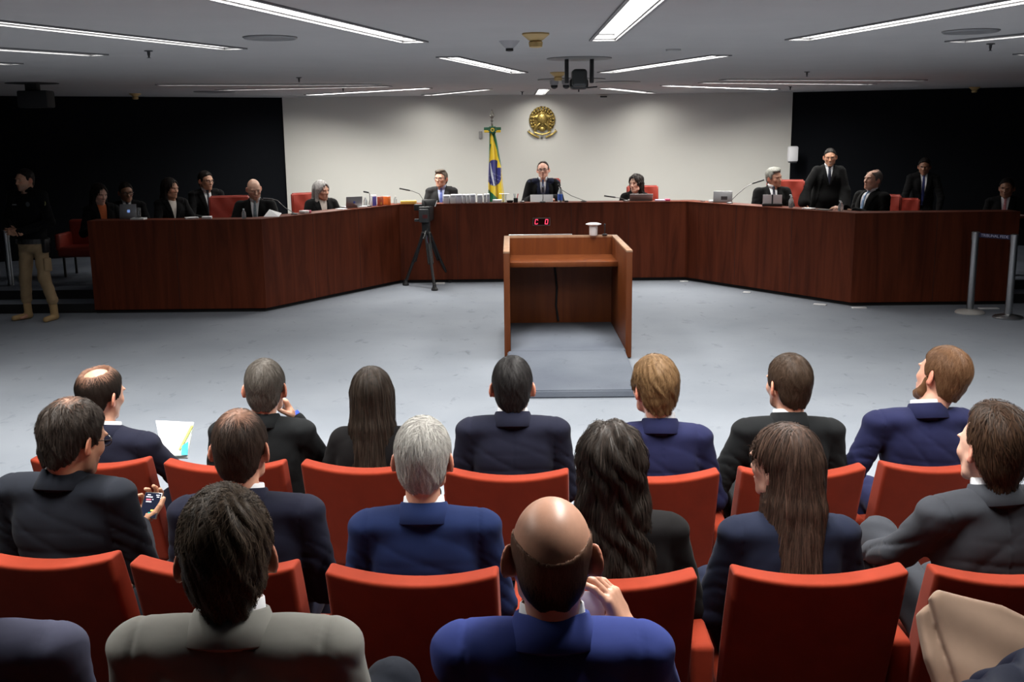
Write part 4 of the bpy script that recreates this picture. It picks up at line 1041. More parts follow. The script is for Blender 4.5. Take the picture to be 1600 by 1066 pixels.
# ---------------------------------------------------------------- auditorium chairs
def make_chair(loc, yaw, label, arms_=(1,)):
    t = thing('auditorium_chair', label, 'chair', loc, yaw, 'red chairs of the public seats')
    W, T_ = 0.505, 0.085
    # backrest: padded slab leaning back, top edge dipping in the middle
    bm = NB(); nx, nz = 14, 10; lay = []
    H0, H1 = 0.40, 0.875; lean = math.tan(math.radians(17))
    def P_(u, v, f):      # u across, v up, f 0 back .. 1 front
        x = u*W/2; z = H0+(H1-H0)*v; z += (0.020*u*u-0.006)*(v > 0.999)*1.0 + (0.016*u*u)*v
        y = -(z-0.45)*lean + (0.5-f)*-T_*(1.0) + 0.018*(1-u*u)*-1 + 0.01*math.sin(v*3.1)*f
        return (x, y, z)
    V = []; idx = {}
    us = [-1+2*i/nx for i in range(nx+1)]; vs2 = [i/nz for i in range(nz+1)]
    for f in (0, 1):
        for j, v in enumerate(vs2):
            for i, u in enumerate(us): idx[(f, i, j)] = bm.verts.new(P_(u, v, f))
    for j in range(nz):
        for i in range(nx):
            bm.faces.new((idx[0, i, j], idx[0, i+1, j], idx[0, i+1, j+1], idx[0, i, j+1])); bm.faces.new((idx[1, i, j], idx[1, i, j+1], idx[1, i+1, j+1], idx[1, i+1, j]))
    for j in range(nz):
        for i in (0, nx):
            q = (idx[0, i, j], idx[0, i, j+1], idx[1, i, j+1], idx[1, i, j]); bm.faces.new(q)
    for i in range(nx):
        for j in (0, nz): bm.faces.new((idx[0, i, j], idx[1, i, j], idx[1, i+1, j], idx[0, i+1, j]))
    bmesh.ops.recalc_face_normals(bm, faces=bm.faces)
    es = [e for e in bm.edges if len(e.link_faces) == 2 and e.calc_face_angle() > 0.9]
    bmesh.ops.bevel(bm, geom=es, offset=0.017, segments=4, affect='EDGES', profile=0.6)
    br = obj('backrest', bm, M_red, t, auto=89); wn = br.modifiers.new('weighted', 'WEIGHTED_NORMAL'); wn.weight = 100; wn.keep_sharp = True
    bm = NB(); add_box(bm, (0, 0.24, 0.40), (W-0.01, 0.46, 0.11), bevel=0.03, seg=4); obj('seat', bm, M_red, t, auto=60)
    box('base', (0, 0.2, 0.172), (W-0.08, 0.34, 0.342), M_blackm, t)
    for s in arms_:
        bm = NB(); add_box(bm, (s*0.298, 0.36, 0.315), (0.072, 0.80, 0.60), bevel=0.02, seg=4); obj('armrest', bm, M_red, t, auto=60)
    return t
CH = {}
rowA = [(-72+24, 712, 'behind the balding man'), (152, 713, 'first chair visible'), (359, 718, ''), (573, 720, ''), (795, 731, ''), (1022, 733, ''), (1246, 727, ''), (1462, 718, '')]
labA = {1: 'front row red chair at the far left, partly hidden by a man with a phone', 2: 'front row red chair behind the man with the blue wristband', 3: 'front row red chair behind the long straight haired woman',
        4: 'front row red chair behind the dark haired man facing the lectern', 5: 'front row red chair behind the blond man', 6: 'front row red chair behind the brown haired man in black',
        7: 'front row red chair behind the bearded ginger haired man', 0: 'front row red chair outermost at the left'}
rowB = [(-40+115, 858, 'second row red chair at the left edge of the photo'), (348, 872, 'second row red chair hidden in the middle by the grey suited man'), (651, 884, 'second row red chair behind the grey haired man in navy blue'),
        (950, 889, 'second row red chair behind the long wavy haired woman'), (1273, 882, 'second row red chair behind the woman with straight long hair'), (1583, 882, 'second row red chair at the right edge, above the beige coat')]
ZT = 0.895
SEATS = {}
posA = []
for i, (px, py, _) in enumerate(rowA):
    if i == 0: continue
    p = atz(px, py, ZT); posA.append(p)
posB = [atz(px, py, RB+ZT) for px, py, _ in rowB]
print('rowA', [(round(p.x, 2), round(p.y, 2)) for p in posA]); print('rowB', [(round(p.x, 2), round(p.y, 2)) for p in posB])
def yaw_at(P, i):
    a = P[max(i-1, 0)]; b = P[min(i+1, len(P)-1)]; return math.atan2(b.y-a.y, b.x-a.x)
for i, p in enumerate(posA):
    y = yaw_at(posA, i)*0.7
    make_chair((p.x, p.y+0.100, 0), y, labA[i+1], (1, -1) if i == 0 else (1,))
for i, p in enumerate(posB):
    y = yaw_at(posB, i)*0.7
    make_chair((p.x, p.y+0.100, RB), y, rowB[i][2], (1, -1) if i == 0 else (1,))
for px, l in ((-0.93, 'third row red chair at the bottom left corner under the blue grey jacket'), (-0.555, 'third row red chair of the person in the light grey suit'),
              (0.075, 'third row red chair of the bald person in royal blue'), (1.02, 'third row red chair of the person in the navy puffer jacket')):
    make_chair((px, 1.78, RC), 0.0, l, (1,))
# suit cloths
navy = cloth('navy_suit_cloth', (0.011, 0.012, 0.024)); navyb = cloth('bright_blue_suit_cloth', (0.018, 0.030, 0.105)); royal = cloth('royal_blue_suit_cloth', (0.034, 0.050, 0.20))
blacks = cloth('black_suit_cloth', (0.009, 0.010, 0.011)); dkgrey = cloth('charcoal_suit_cloth', (0.012, 0.014, 0.020)); midgrey = cloth('mid_grey_suit_cloth', (0.040, 0.043, 0.052))
ltgrey = cloth('light_grey_suit_cloth', (0.22, 0.217, 0.20)); plum = cloth('blue_grey_check_cloth', (0.075, 0.078, 0.125)); indigo = cloth('indigo_suit_cloth', (0.014, 0.016, 0.052)); puf = cloth('navy_puffer_cloth', (0.004, 0.006, 0.016), 0.6, sheen=0.0)
blouse = cloth('black_blouse_cloth', (0.006, 0.0055, 0.006)); navyw = cloth('navy_blazer_cloth', (0.010, 0.013, 0.028))
YC = 1.98
PUB = [
 # front row
 dict(px=160, py=576, Y=4.56, fz=0, head=(-14, 6, 4), label='person with a balding crown in dark navy suit at the far left, front row', hair='ring', hc=(0.014, 0.010, 0.008), bald_y=-0.050, bald_z=0.13, bald_r=(0.054, 0.072, 0.058), skin='light',
      cloth='suit', jm=navy, sw=0.175, hx=-0.02, yaw=-10, eR=(275, 740, 4.60), wR=(262, 722, 4.82)),
 dict(px=413, py=561, Y=4.51, fz=0, head=(0, 4, 0), label='person in a black suit with greying hair, face resting on a hand with blue wristband', hair='short', hc=(0.028, 0.022, 0.017), hc2=(0.20, 0.18, 0.16), grey=0.35, top=0.014, side=0.007,
      skin='light', cloth='suit', jm=blacks, sw=0.172, sx=-0.02, eR=(505, 725, 4.66), wR=(461, 655, 4.70), cuffR=True, handR=dict(dir=(-0.42, -0.1, 0.9), nrm=(-0.7, -0.4, -0.4), curl=0.75), drop=0.335),
 dict(px=580, py=573, Y=4.49, fz=0, head=(0, 3, 0), label='person with very long straight dark brown hair in black, front row', hair='long_straight', hc=(0.012, 0.009, 0.007), hc2=(0.07, 0.05, 0.038), top=0.016, side=0.012, len=0.42, wid=0.8, bk=0.065, tip=0.85, sidelocks=True,
      skin='light', cloth='blouse', jm=blouse, sw=0.132, drop=0.325, collar=False, mess=0.06, swirl=0),
 dict(px=800, py=557, Y=4.37, fz=0, head=(0, 2, 0), label='person with short dark hair in dark navy suit, centre of the front row', hair='short', hc=(0.010, 0.009, 0.009), hc2=(0.045, 0.042, 0.042), top=0.018, side=0.008, skin='light', cloth='suit', jm=navy, sw=0.180, drop=0.330),
 dict(px=1022, py=556, Y=4.33, fz=0, head=(22, 3, 0), label='person with wavy blond hair and thin glasses in a bright blue suit, front row', hair='short', hc=(0.10, 0.055, 0.024), hc2=(0.33, 0.20, 0.10), top=0.026, side=0.014, mess=0.55, lift=0.004, ham=0.003, nape=-0.098, skin='pink', cloth='suit', jm=indigo, sw=0.150, hx=-0.035, drop=0.360, glasses=True, cup=0.052, yaw=-4),
 dict(px=1233, py=553, Y=4.36, fz=0, head=(18, 2, 0), label='person with short dark brown hair in a black suit, second from right in front row', hair='short', hc=(0.028, 0.017, 0.011), hc2=(0.09, 0.058, 0.04), top=0.017, side=0.007, skin='light', stubble=(0.06, 0.035, 0.02), cloth='suit', jm=blacks, sw=0.176, sx=0.0, drop=0.345, aL=((-0.30, 0.02, -0.25), (-0.20, 0.28, -0.40))),
 dict(px=1486, py=542, Y=4.42, fz=0, head=(24, -6, 12), label='person with ginger hair and beard tilting his head, dark blue suit, front row far right', hair='short', hc=(0.095, 0.045, 0.021), hc2=(0.24, 0.13, 0.07), top=0.018, side=0.010, skin='pink', beard=True, cloth='suit', jm=indigo, sw=0.185, sx=-0.11, hx=0.02, drop=0.335, yaw=4, belly=1.1, aL=((-0.30, 0.03, -0.27), (-0.22, 0.28, -0.38))),
 # second row
 dict(px=124, py=624, Y=3.37, fz=RB, head=(-20, 14, 2), label='person with dark hair and glasses looking down at a phone, second row far left', hair='short', hc=(0.016, 0.012, 0.010), hc2=(0.075, 0.058, 0.048), top=0.018, side=0.011, mess=0.5, lift=0.004, ham=0.003, skin='tan', cloth='suit', jm=dkgrey, sw=0.185, sx=-0.03, hy=0.07, sy=0.03, hx=0.03, drop=0.325, crown=0.040, glasses=True, gr=0.0018, yaw=-8, stubble=(0.20, 0.12, 0.08),
      wR=(216, 822, 3.62), handR=dict(dir=(0.15, 0.9, 0.45), nrm=(0.0, -0.45, 0.9), curl=0.6)),
 dict(px=374, py=640, Y=3.28, fz=RB, head=(-2, 4, 0), label='person with thinning brown crown in dark navy suit, seated right of the phone user', hair='short', hc=(0.020, 0.013, 0.010), hc2=(0.075, 0.05, 0.038), top=0.013, side=0.006, skin='light', cloth='suit', jm=navy, sw=0.190, drop=0.350, sx=0.01, crown=0.050),
 dict(px=660, py=652, Y=3.20, fz=RB, head=(-3, 3, 0), label='person with short silver grey hair in a blue suit, second row', hair='short', hc=(0.06, 0.056, 0.052), hc2=(0.62, 0.60, 0.56), grey=0.6, top=0.018, side=0.010, mess=0.5, lift=0.003, skin='light', cloth='suit', jm=cloth('mid_blue_suit_cloth', (0.011, 0.020, 0.070)), sw=0.178, drop=0.365, cup=0.044),
 dict(px=955, py=660, Y=3.18, fz=RB, head=(0, 5, 0), label='person with very long wavy black brown hair in a black top, second row', hair='long_wavy', hc=(0.010, 0.0075, 0.006), hc2=(0.060, 0.044, 0.036), top=0.024, side=0.030, len=0.46, wid=2.6, bk=0.075, tip=1.05, wave=0.006, wk=70, nocollar=True, skin='light', cloth='suit', jm=blouse, sw=0.150, sx=0.03, drop=0.36, collar=False, mess=0.30, lift=0.006, swirl=0, nstr=7000, fold=0.6),
 dict(px=1226, py=662, Y=3.18, fz=RB, head=(42, 2, 0), label='person with long straight brown hair turned to the left, navy blazer, second row', hair='long_straight', hc=(0.016, 0.011, 0.009), hc2=(0.15, 0.085, 0.06), top=0.010, side=0.005, len=0.40, wid=1.6, bk=0.075, tip=0.8, byaw_rel=-35, sidelocks=False, nocollar=True, fx=0.070, skin='pale', cloth='suit', jm=navyw, sw=0.160, sx=0.02, drop=0.365, collar=False, mess=0.14, lift=0.005, swirl=0, nstr=7000, fold=0.7),
 dict(px=1556, py=630, Y=3.17, fz=RB, head=(3, 2, 4), label='person with thick dark brown hair in a grey suit leaning on an armrest, right edge', hair='short', hc=(0.020, 0.012, 0.008), hc2=(0.11, 0.055, 0.03), top=0.034, side=0.020, sf=-0.012, fline=0.045, nape=-0.115, mess=0.35, lift=0.006, comb=(0.5, -0.2, -0.5), skin='pale', cloth='suit', jm=midgrey, sw=0.190, sx=-0.01, drop=0.345, yaw=14, cup=0.046,
      eL=(1405, 862, 3.25), wL=(1362, 862, 3.50), cuffL=True, kpx={-1: (1372, 838, 3.62)}, fold=1.4),
 # third row
 dict(px=347, py=763, Y=YC, fz=RC, near=2, head=(13, 4, 0), label='person with short dark hair in a light grey suit, third row, nearest at the left', hair='short', hc=(0.026, 0.018, 0.013), hc2=(0.21, 0.15, 0.105), top=0.024, side=0.010, mess=0.55, lift=0.005, ham=0.0035, nape=-0.098, skin='light', cloth='suit', jm=ltgrey, sw=0.190, sx=0.015, drop=0.335, cup=0.046, whorl=(0.03, -0.06, 0.115), kpx={1: (612, 1074, 2.42)}, tm=dkgrey),
 dict(px=861, py=774, Y=YC-0.02, fz=RC, near=2, head=(0, 7, 0), label='person with large bald crown in royal blue suit holding white paper beside his cheek', hair='ring', hc=(0.010, 0.008, 0.007), hc2=(0.035, 0.028, 0.024), bald_y=-0.012, bald_z=0.10, bald_r=(0.079, 0.132, 0.128), top=0.003, side=0.0018, nape=-0.085, lift=0.0008, ham=0.0003, skin='light', cloth='suit', jm=royal, sw=0.176, drop=0.325, cup=0.043, belly=1.05,
      eR=(1030, 1085, 2.14), wR=(983, 990, 2.16), cuffR=True, handR=dict(dir=(-0.42, 0.05, 0.9), nrm=(-0.75, 0.35, -0.4), curl=0.38, scale=1.0),
      eL=(742, 1008, 2.26), wL=(850, 1030, 2.42), handL=dict(dir=(0.9, 0.2, 0.1), nrm=(0, -0.3, -1), curl=0.5)),
 dict(px=-98, py=775, Y=YC, fz=RC, near=1, label='person whose rounded blue grey jacket shoulder shows at the bottom left corner', hair='short', hc=(0.02, 0.014, 0.01), skin='light', cloth='suit', jm=plum, sw=0.215, drop=0.33, nolegs=True, fold=1.2, nstr=500),
 dict(px=1700, py=840, Y=1.80, fz=RC, near=1, label='person in a dark navy quilted puffer jacket reaching in from the bottom right corner', hair='short', hc=(0.02, 0.014, 0.01), skin='light', cloth='puffer', jm=puf, sw=0.20, drop=0.37, collar=False, nolegs=True, so=0.016, fold=2.2, nstr=500, eL=(1660, 1050, 2.0), wL=(1548, 1092, 2.2)),
]
INFO = {}
for i, sp in enumerate(PUB):
    INFO[i] = person(sp)
# ---------------------------------------------------------------- judges, clerks and guard
robe = cloth('black_robe_cloth', (0.0035, 0.0036, 0.0038), 0.85, sheen=0.03); cream = mat('cream_blouse', (0.66, 0.60, 0.54), 0.8); bshirt = mat('pale_blue_shirt', (0.50, 0.56, 0.80), 0.8)
tie_grey = mat('grey_green_tie', (0.16, 0.21, 0.24), 0.5, vary=0.25, vscale=60); tie_blue = mat('mid_blue_tie', (0.10, 0.14, 0.42), 0.5); tie_navy = mat('navy_spot_tie', (0.04, 0.05, 0.11), 0.5, vary=0.6, vscale=90)
tie_lt = mat('light_blue_tie', (0.20, 0.32, 0.52), 0.5, vary=0.3, vscale=70); tie_pink = mat('pink_striped_tie', (0.50, 0.20, 0.22), 0.5, vary=0.5, vscale=50); tie_dk = mat('dark_tie', (0.012, 0.014, 0.03), 0.5)
blackshirt = cloth('black_uniform_cloth', (0.0045, 0.0045, 0.005), sheen=0.02); khaki = cloth('khaki_trouser_cloth', (0.33, 0.235, 0.135)); bootm = mat('tan_suede_boot', (0.42, 0.28, 0.13), 0.85)
greysuit = cloth('dark_grey_suit_cloth', (0.026, 0.026, 0.027)); navys = cloth('midnight_suit_cloth', (0.014, 0.017, 0.035))
orange = mat('orange_blouse', (0.50, 0.11, 0.02), 0.7)
desk_arms = dict(aR=((0.25, 0.08, -0.27), (0.15, 0.32, -0.21)), aL=((-0.25, 0.08, -0.27), (-0.15, 0.32, -0.21)))
SC = 1.09
BEN = [
 dict(px=396, py=281, Y=14.15, yaw=187, head=(18, 18, 4), label='person with bald head in black robe reading papers at the left wing of the bench', hair='none', skin=(0.66, 0.39, 0.28), brow=(0.25, 0.14, 0.09), cloth='robe', jm=robe, tie=tie_grey, front=True, sw=0.185, hy=0.09, sy=0.02, drop=0.315, so=0.010, vdepth=0.38,
      aR=((0.27, 0.14, -0.26), (0.18, 0.34, -0.26)), aL=((-0.27, 0.14, -0.26), (-0.12, 0.36, -0.24)), handL=dict(dir=(-0.4, 0.8, 0.3), nrm=(0.3, 0.1, -1), curl=0.5)),
 dict(px=502, py=282, Y=15.3, yaw=208, head=(28, 4, 0), label='person with shoulder length grey hair in a black jacket and cream blouse at the bench', hair='long', hc=(0.16, 0.155, 0.15), hc2=(0.62, 0.60, 0.58), grey=0.5, top=0.022, side=0.014, len=0.22, wid=0.9, bk=0.03, nstr=900, skin='light', brow=(0.15, 0.1, 0.08), cloth='robe', jm=robe, front=True, sm=cream, sw=0.155, drop=0.31, so=0.012, collar=True, **desk_arms),
 dict(px=689, py=265, Y=16.75, yaw=178, head=(-20, -2, 0), label='person with grey brown hair and glasses in a dark grey suit and blue tie', hair='fringe', hc=(0.085, 0.065, 0.05), hc2=(0.30, 0.26, 0.22), top=0.015, side=0.010, skin='light', cloth='suit', jm=greysuit, tie=tie_blue, sm=bshirt, front=True, glasses=True, gr=0.0022, sw=0.170, drop=0.325, **desk_arms),
 dict(px=848, py=252, Y=16.75, yaw=180, head=(-7, -2, 3), label='person with receding dark hair and black glasses, robe over navy suit, bench centre', hair='short', front_=0, hc=(0.025, 0.016, 0.012), hc2=(0.07, 0.05, 0.04), top=0.006, side=0.007, fline=0.045, skin=(0.64, 0.36, 0.27), cloth='suit', jm=navys, tie=tie_navy, front=True, glasses=True, gr=0.0028, sw=0.175, drop=0.325, overrobe=True, **desk_arms),
 dict(px=993, py=272, Y=16.75, yaw=178, head=(-38, 3, 3), label='person with long dark curly hair in a black robe looking to the left', hair='long_wavy', hc=(0.012, 0.009, 0.008), hc2=(0.03, 0.022, 0.02), top=0.020, side=0.020, len=0.34, wid=1.5, bk=0.04, wave=0.005, nstr=900, skin='pale', cloth='robe', jm=robe, front=True, sm=mat('patterned_blouse', (0.25, 0.20, 0.19), 0.7, vary=0.9, vscale=60), sw=0.150, drop=0.33, vdepth=0.14, **desk_arms),
 dict(px=1209, py=262, Y=15.3, yaw=182, head=(32, 4, 10), label='person with thick grey hair in black robe at the right wing, turned to his neighbour', hair='fringe', hc=(0.17, 0.17, 0.15), hc2=(0.42, 0.42, 0.38), top=0.018, side=0.013, skin='light', cloth='robe', jm=robe, tie=tie_dk, front=True, sw=0.185, drop=0.32, so=0.010, **desk_arms),
 dict(px=1366, py=266, Y=14.2, yaw=122, head=(-8, -8, 0), label='person in profile leaning back, thin grey hair, black robe, right wing of the bench', hair='ring', hc=(0.10, 0.09, 0.08), hc2=(0.30, 0.27, 0.24), grey=0.5, bald_y=0.045, bald_z=0.125, bald_r=(0.075, 0.085, 0.05), skin='light', cloth='robe', jm=robe, tie=tie_lt, front=True, sw=0.185, belly=1.25, drop=0.32, hy=-0.07, sy=-0.06, pely=0.10, so=0.010, jowl=True, vdepth=0.36,
      wL=(1318, 326, 14.0), wR=(1322, 326, 14.15), handR=dict(dir=(-0.3, 1, 0.1), nrm=(-0.5, 0, -1), curl=0.5), handL=dict(dir=(0.3, 1, 0.1), nrm=(0.5, 0, -1), curl=0.5)),
 dict(px=1297, py=232, Y=15.7, yaw=172, head=(-8, 8, 3), stand=True, label='person standing and smiling in a wide black cape behind the right wing of the bench', hair='short', hc=(0.012, 0.010, 0.009), top=0.007, side=0.005, skin='tan', smile=True, cloth='robe', jm=robe, tie=tie_dk, front=True, sw=0.160, drop=0.315, so=0.008, vdepth=0.20, cape=True, sc=1.04,
      aR=((0.31, 0.06, -0.26), (0.34, 0.14, -0.44)), aL=((-0.23, 0.04, -0.28), (-0.21, 0.14, -0.50))),
 dict(px=1445, py=247, Y=16.3, yaw=165, head=(-10, 8, 0), stand=True, label='person in dim light standing in a dark suit with white shirt behind the right wing', hair='short', hc=(0.010, 0.008, 0.007), skin='brown', cloth='suit', jm=blackshirt, tie=mat('deep_blue_tie', (0.02, 0.03, 0.14), 0.5), front=True, sw=0.175, drop=0.31, vdepth=0.42, hy=0.10, sy=0.07, sc=1.0, aR=((0.26, 0.10, -0.28), (0.22, 0.22, -0.52)), aL=((-0.26, 0.10, -0.28), (-0.22, 0.22, -0.52))),
 dict(px=1574, py=278, Y=14.7, yaw=152, head=(-6, 5, 0), label='person in dim light seated in a dark suit with pink tie near the right edge', hair='short', hc=(0.010, 0.008, 0.007), skin='brown', cloth='suit', jm=blackshirt, tie=tie_pink, front=True, sw=0.175, drop=0.32, **desk_arms),
 dict(px=156, py=287, Y=14.5, yaw=212, head=(22, 14, 0), label='person with dark hair and an orange top looking down in dim light at the left', hair='long', hc=(0.012, 0.009, 0.008), top=0.018, side=0.014, len=0.30, nstr=500, skin='pale', cloth='suit', jm=blackshirt, sm=orange, front=True, collar=False, sw=0.15, drop=0.33, vdepth=0.36, **desk_arms),
 dict(px=196, py=285, Y=15.1, yaw=200, head=(16, 6, 0), label='person with short dark hair and glasses behind the open laptop in dim light', hair='short', hc=(0.012, 0.009, 0.008), skin='brown', cloth='suit', jm=blackshirt, tie=tie_dk, front=True, glasses=True, gr=0.003, sw=0.17, drop=0.32, **desk_arms),
 dict(px=266, py=278, Y=14.7, yaw=215, head=(28, 6, 0), label='person with long dark hair in black, hands on the bench edge, in dim light', hair='long', hc=(0.012, 0.009, 0.008), top=0.018, side=0.014, len=0.34, nstr=500, skin='tan', cloth='suit', jm=blackshirt, front=True, collar=False, sw=0.15, drop=0.33, vdepth=0.2, sm=cream, aR=((0.25, 0.16, -0.27), (0.14, 0.44, -0.24)), aL=((-0.25, 0.14, -0.27), (-0.10, 0.44, -0.24)), handR=dict(dir=(0, 1, -0.1), nrm=(0, 0, -1), curl=0.3), handL=dict(dir=(0, 1, -0.1), nrm=(0, 0, -1), curl=0.3)),
 dict(px=321, py=267, Y=15.5, yaw=212, head=(22, 3, 0), label='person with short hair and glasses in black suit left of the first red judge chair', hair='short', hc=(0.014, 0.011, 0.010), skin='tan', cloth='suit', jm=blackshirt, tie=tie_dk, front=True, glasses=True, gr=0.002, sw=0.17, drop=0.32, sc=1.1, aR=((0.25, 0.12, -0.27), (0.12, 0.40, -0.30)), aL=((-0.25, 0.12, -0.27), (-0.10, 0.40, -0.30))),
 dict(px=36, py=264, Y=12.88, fz=0.0, yaw=168, head=(-18, 4, 0), stand=True, sc=1.04, label='person standing guard in black uniform shirt and khaki trousers at the left', hair='short', hc=(0.014, 0.011, 0.010), top=0.010, side=0.004, skin='tan', stubble=(0.22, 0.12, 0.08), cloth='uniform', jm=blackshirt, tm=khaki, shoem=bootm, boot=0.15, tl=0.13, ankle=0.064, th=0.0085, collar=True, sm=blackshirt, sw=0.190, drop=0.315, so=0.006, belly=1.15, tw=1.08,
      aR=((0.285, 0.03, -0.30), (0.10, 0.24, -0.36)), aL=((-0.285, 0.03, -0.30), (-0.02, 0.26, -0.40)), handR=dict(dir=(-0.9, 0.35, -0.1), nrm=(0.1, -0.3, -0.9), curl=0.35), handL=dict(dir=(0.85, 0.3, 0.15), nrm=(0, -1, -0.2), curl=0.45),
      legs={1: (0.12, 0.02, 0.15, 0.0), -1: (0.14, 0.03, 0.22, 0.03)}, foot={1: (0.07, 0.16), -1: (0.0, 0.16)}),
]
def extra_robe(info, sp, rad=0.105, flare=0.03):
    """open robe or cape hanging from the shoulders over the suit"""
    g = info['g']; S, sw = g['S'], g['sw']; lo = A_(S[0]-0.62, S[1]-0.30, S[2]-0.62); hi = A_(S[0]+0.62, S[1]+0.48, S[2]+0.16); F = Field(lo, hi, 0.010)
    torso(F, g, o=0.014, pad=False); arms(F, g, o=0.018, wide=flare)
    if sp.get('cape'):
        for s, k in ((1, 'aR'), (-1, 'aL')):
            el, wr = g[k]; F.cone(el, el+A_(s*0.01, 0, -0.20), 0.06, 0.075, 0.05); F.cone(S+A_(s*0.10, -0.06, -0.1), S+A_(s*0.17, -0.06, -0.58), 0.08, 0.09, 0.05)
    sl = tuple(slice(0, n) for n in F.n); P = F.pts(sl); ax = np.abs(P[..., 0]-S[0]); z = P[..., 2]-S[2]
    V_ = np.maximum(ax-(0.070+np.clip(-z, 0, 0.4)*0.18), S[1]+0.0-P[..., 1]); F.D = np.maximum(F.D, -V_)
    F.ell(g['NB']+A_(0, 0, 0.06), (0.085, 0.085, 0.075), 0.01, op='sub')
    F.D = np.maximum(F.D, (S[2]-0.58)-P[..., 2])
    F.warp(lambda P: 0.008*(1-np.abs(wav(P, 26, (1, 0.6, 0.15), 0.5, 0.8, 7)))**2); V, Q = F.mesh(); V = smooth_mesh(V, Q, 1, 0.4)
    np_mesh('open_robe', V, Q, robe, info['root'])
BI = {}
for i, sp in enumerate(BEN):
    sp.setdefault('fz', DZ); sp.setdefault('near', 0); sp.setdefault('sc', SC); sp.setdefault('fold', 1.3)
    if sp.get('px') == 848: sp['front'] = True
    BI[i] = person(sp)
    if sp.get('overrobe') or sp.get('cape'): extra_robe(BI[i], sp)
# guard's belt and patches
gi = BI[14]; gr_ = gi['root']; g = gi['g']
bm = NB(); pv = g['Pv']
for a in range(28):
    t0 = 2*PI*a/28; add_box(bm, (pv[0]+0.185*math.sin(t0), pv[1]+0.145*math.cos(t0), pv[2]+0.005), (0.046, 0.024, 0.055), rot=Matrix.Rotation(-t0, 3, 'Z'))
obj('duty_belt', bm, M_black, gr_)
box('belt_pouch', (pv[0]-0.19, pv[1]+0.04, pv[2]-0.05), (0.05, 0.09, 0.16), M_black, gr_, bevel=0.01)
patch = mat('shoulder_patch', (0.35, 0.34, 0.12), 0.7)
bm = NB(); add_lathe(bm, [(0.0, 0.004), (0.032, 0.003), (0.034, 0)], 18, M=Matrix.Rotation(math.radians(-78), 3, 'X')); obj('shoulder_patch', bm, patch, gr_, loc=tuple(g['S']+A_(-g['sw']-0.045, 0.052, -0.08)))
bm = NB(); add_box(bm, (0, 0, 0), (0.055, 0.004, 0.014)); obj('name_tape', bm, mat('name_tape', (0.2, 0.2, 0.2), 0.7), gr_, loc=tuple(g['S']+A_(0.09, 0.125, -0.09)))
bm = NB(); add_lathe(bm, [(0.0, 0.003), (0.026, 0.002), (0.028, 0)], 18, M=Matrix.Rotation(math.radians(-90), 3, 'X')); obj('chest_badge', bm, mat('dark_badge', (0.05, 0.055, 0.06), 0.5), gr_, loc=tuple(g['S']+A_(-0.085, 0.125, -0.085)))
bm = NB(); add_box(bm, (0, 0, 0), (0.09, 0.035, 0.16), bevel=0.012); obj('cargo_pocket', bm, khaki, gr_, loc=(pv[0]-0.20, pv[1]+0.05, 0.66), rot=(0, 0, 0.9), auto=60)

# ---------------------------------------------------------------- high backed judge chairs
def judge_chair(px, py, Y, yaw, label, wd=0.56):
    T = aty(px, py, Y); t = thing('judge_chair', label, 'chair', (T.x, Y, DZ), math.radians(yaw), 'high backed red judge chairs'); H = T.z-DZ
    bm = NB(); nx, nz = 12, 12; hgt = 0.72
    def tf(u, v): return 0.012*math.cos(u*PI*2.5)*math.cos(v*PI*5)
    grid = {}
    for f in (0, 1):
        for j in range(nz+1):
            for i in range(nx+1):
                u = -1+2*i/nx; v = j/nz; y = (-0.05 if f == 0 else 0.05) + (tf(u, v) if f else 0) - 0.06*v + 0.03*u*u
                grid[f, i, j] = bm.verts.new((u*wd/2*(1-0.03*v*v), y, H-hgt*(1-v)))
    for j in range(nz):
        for i in range(nx):
            bm.faces.new((grid[0, i, j], grid[0, i+1, j], grid[0, i+1, j+1], grid[0, i, j+1])); bm.faces.new((grid[1, i, j], grid[1, i, j+1], grid[1, i+1, j+1], grid[1, i+1, j]))
    for j in range(nz):
        for i in (0, nx): bm.faces.new((grid[0, i, j], grid[0, i, j+1], grid[1, i, j+1], grid[1, i, j]))
    for i in range(nx):
        for j in (0, nz): bm.faces.new((grid[0, i, j], grid[1, i, j], grid[1, i+1, j], grid[0, i+1, j]))
    bmesh.ops.recalc_face_normals(bm, faces=bm.faces)
    es = [e for e in bm.edges if len(e.link_faces) == 2 and e.calc_face_angle() > 0.9]; bmesh.ops.bevel(bm, geom=es, offset=0.02, segments=3, affect='EDGES')
    obj('backrest', bm, M_redj, t, auto=60)
    for u in (-0.5, 0, 0.5):
        for v in (0.30, 0.62): lathe('button', [(0.0, 0.012), (0.012, 0.008), (0.015, 0)], M_redj, t, n=10, c=(u*wd*0.8, 0.052-0.06*v, H-hgt*(1-v)), M=Matrix.Rotation(math.radians(-90), 3, 'X'))
    bm = NB(); add_box(bm, (0, 0.27, 0.45), (wd-0.04, 0.48, 0.12), bevel=0.03, seg=3); obj('seat', bm, M_redj, t, auto=60)
    for s in (-1, 1): box('armrest', (s*wd/2, 0.24, 0.62), (0.06, 0.36, 0.05), M_redj, t, bevel=0.015)
    tube('column', [(0, 0.2, 0.06), (0, 0.2, 0.40)], 0.03, M_steel, t)
    for k in range(5):
        a = 2*PI*k/5; tube('foot', [(0, 0.2, 0.07), (0.26*math.cos(a), 0.2+0.26*math.sin(a), 0.028)], [0.025, 0.018], M_black, t)
M_redj = mat('red_leather', (0.29, 0.030, 0.016), 0.5, bump=0.1, bscale=200, vary=0.08, vscale=10)
judge_chair(358, 306, 14.62, 190, 'red tufted judge chair behind the bald reader')
judge_chair(484, 301, 15.72, 208, 'red tufted judge chair behind the grey haired woman')
judge_chair(852, 279, 17.15, 180, 'red judge chair behind the middle judge', 0.50)
judge_chair(1004, 290, 17.12, 180, 'red judge chair behind the curly haired woman', 0.52)
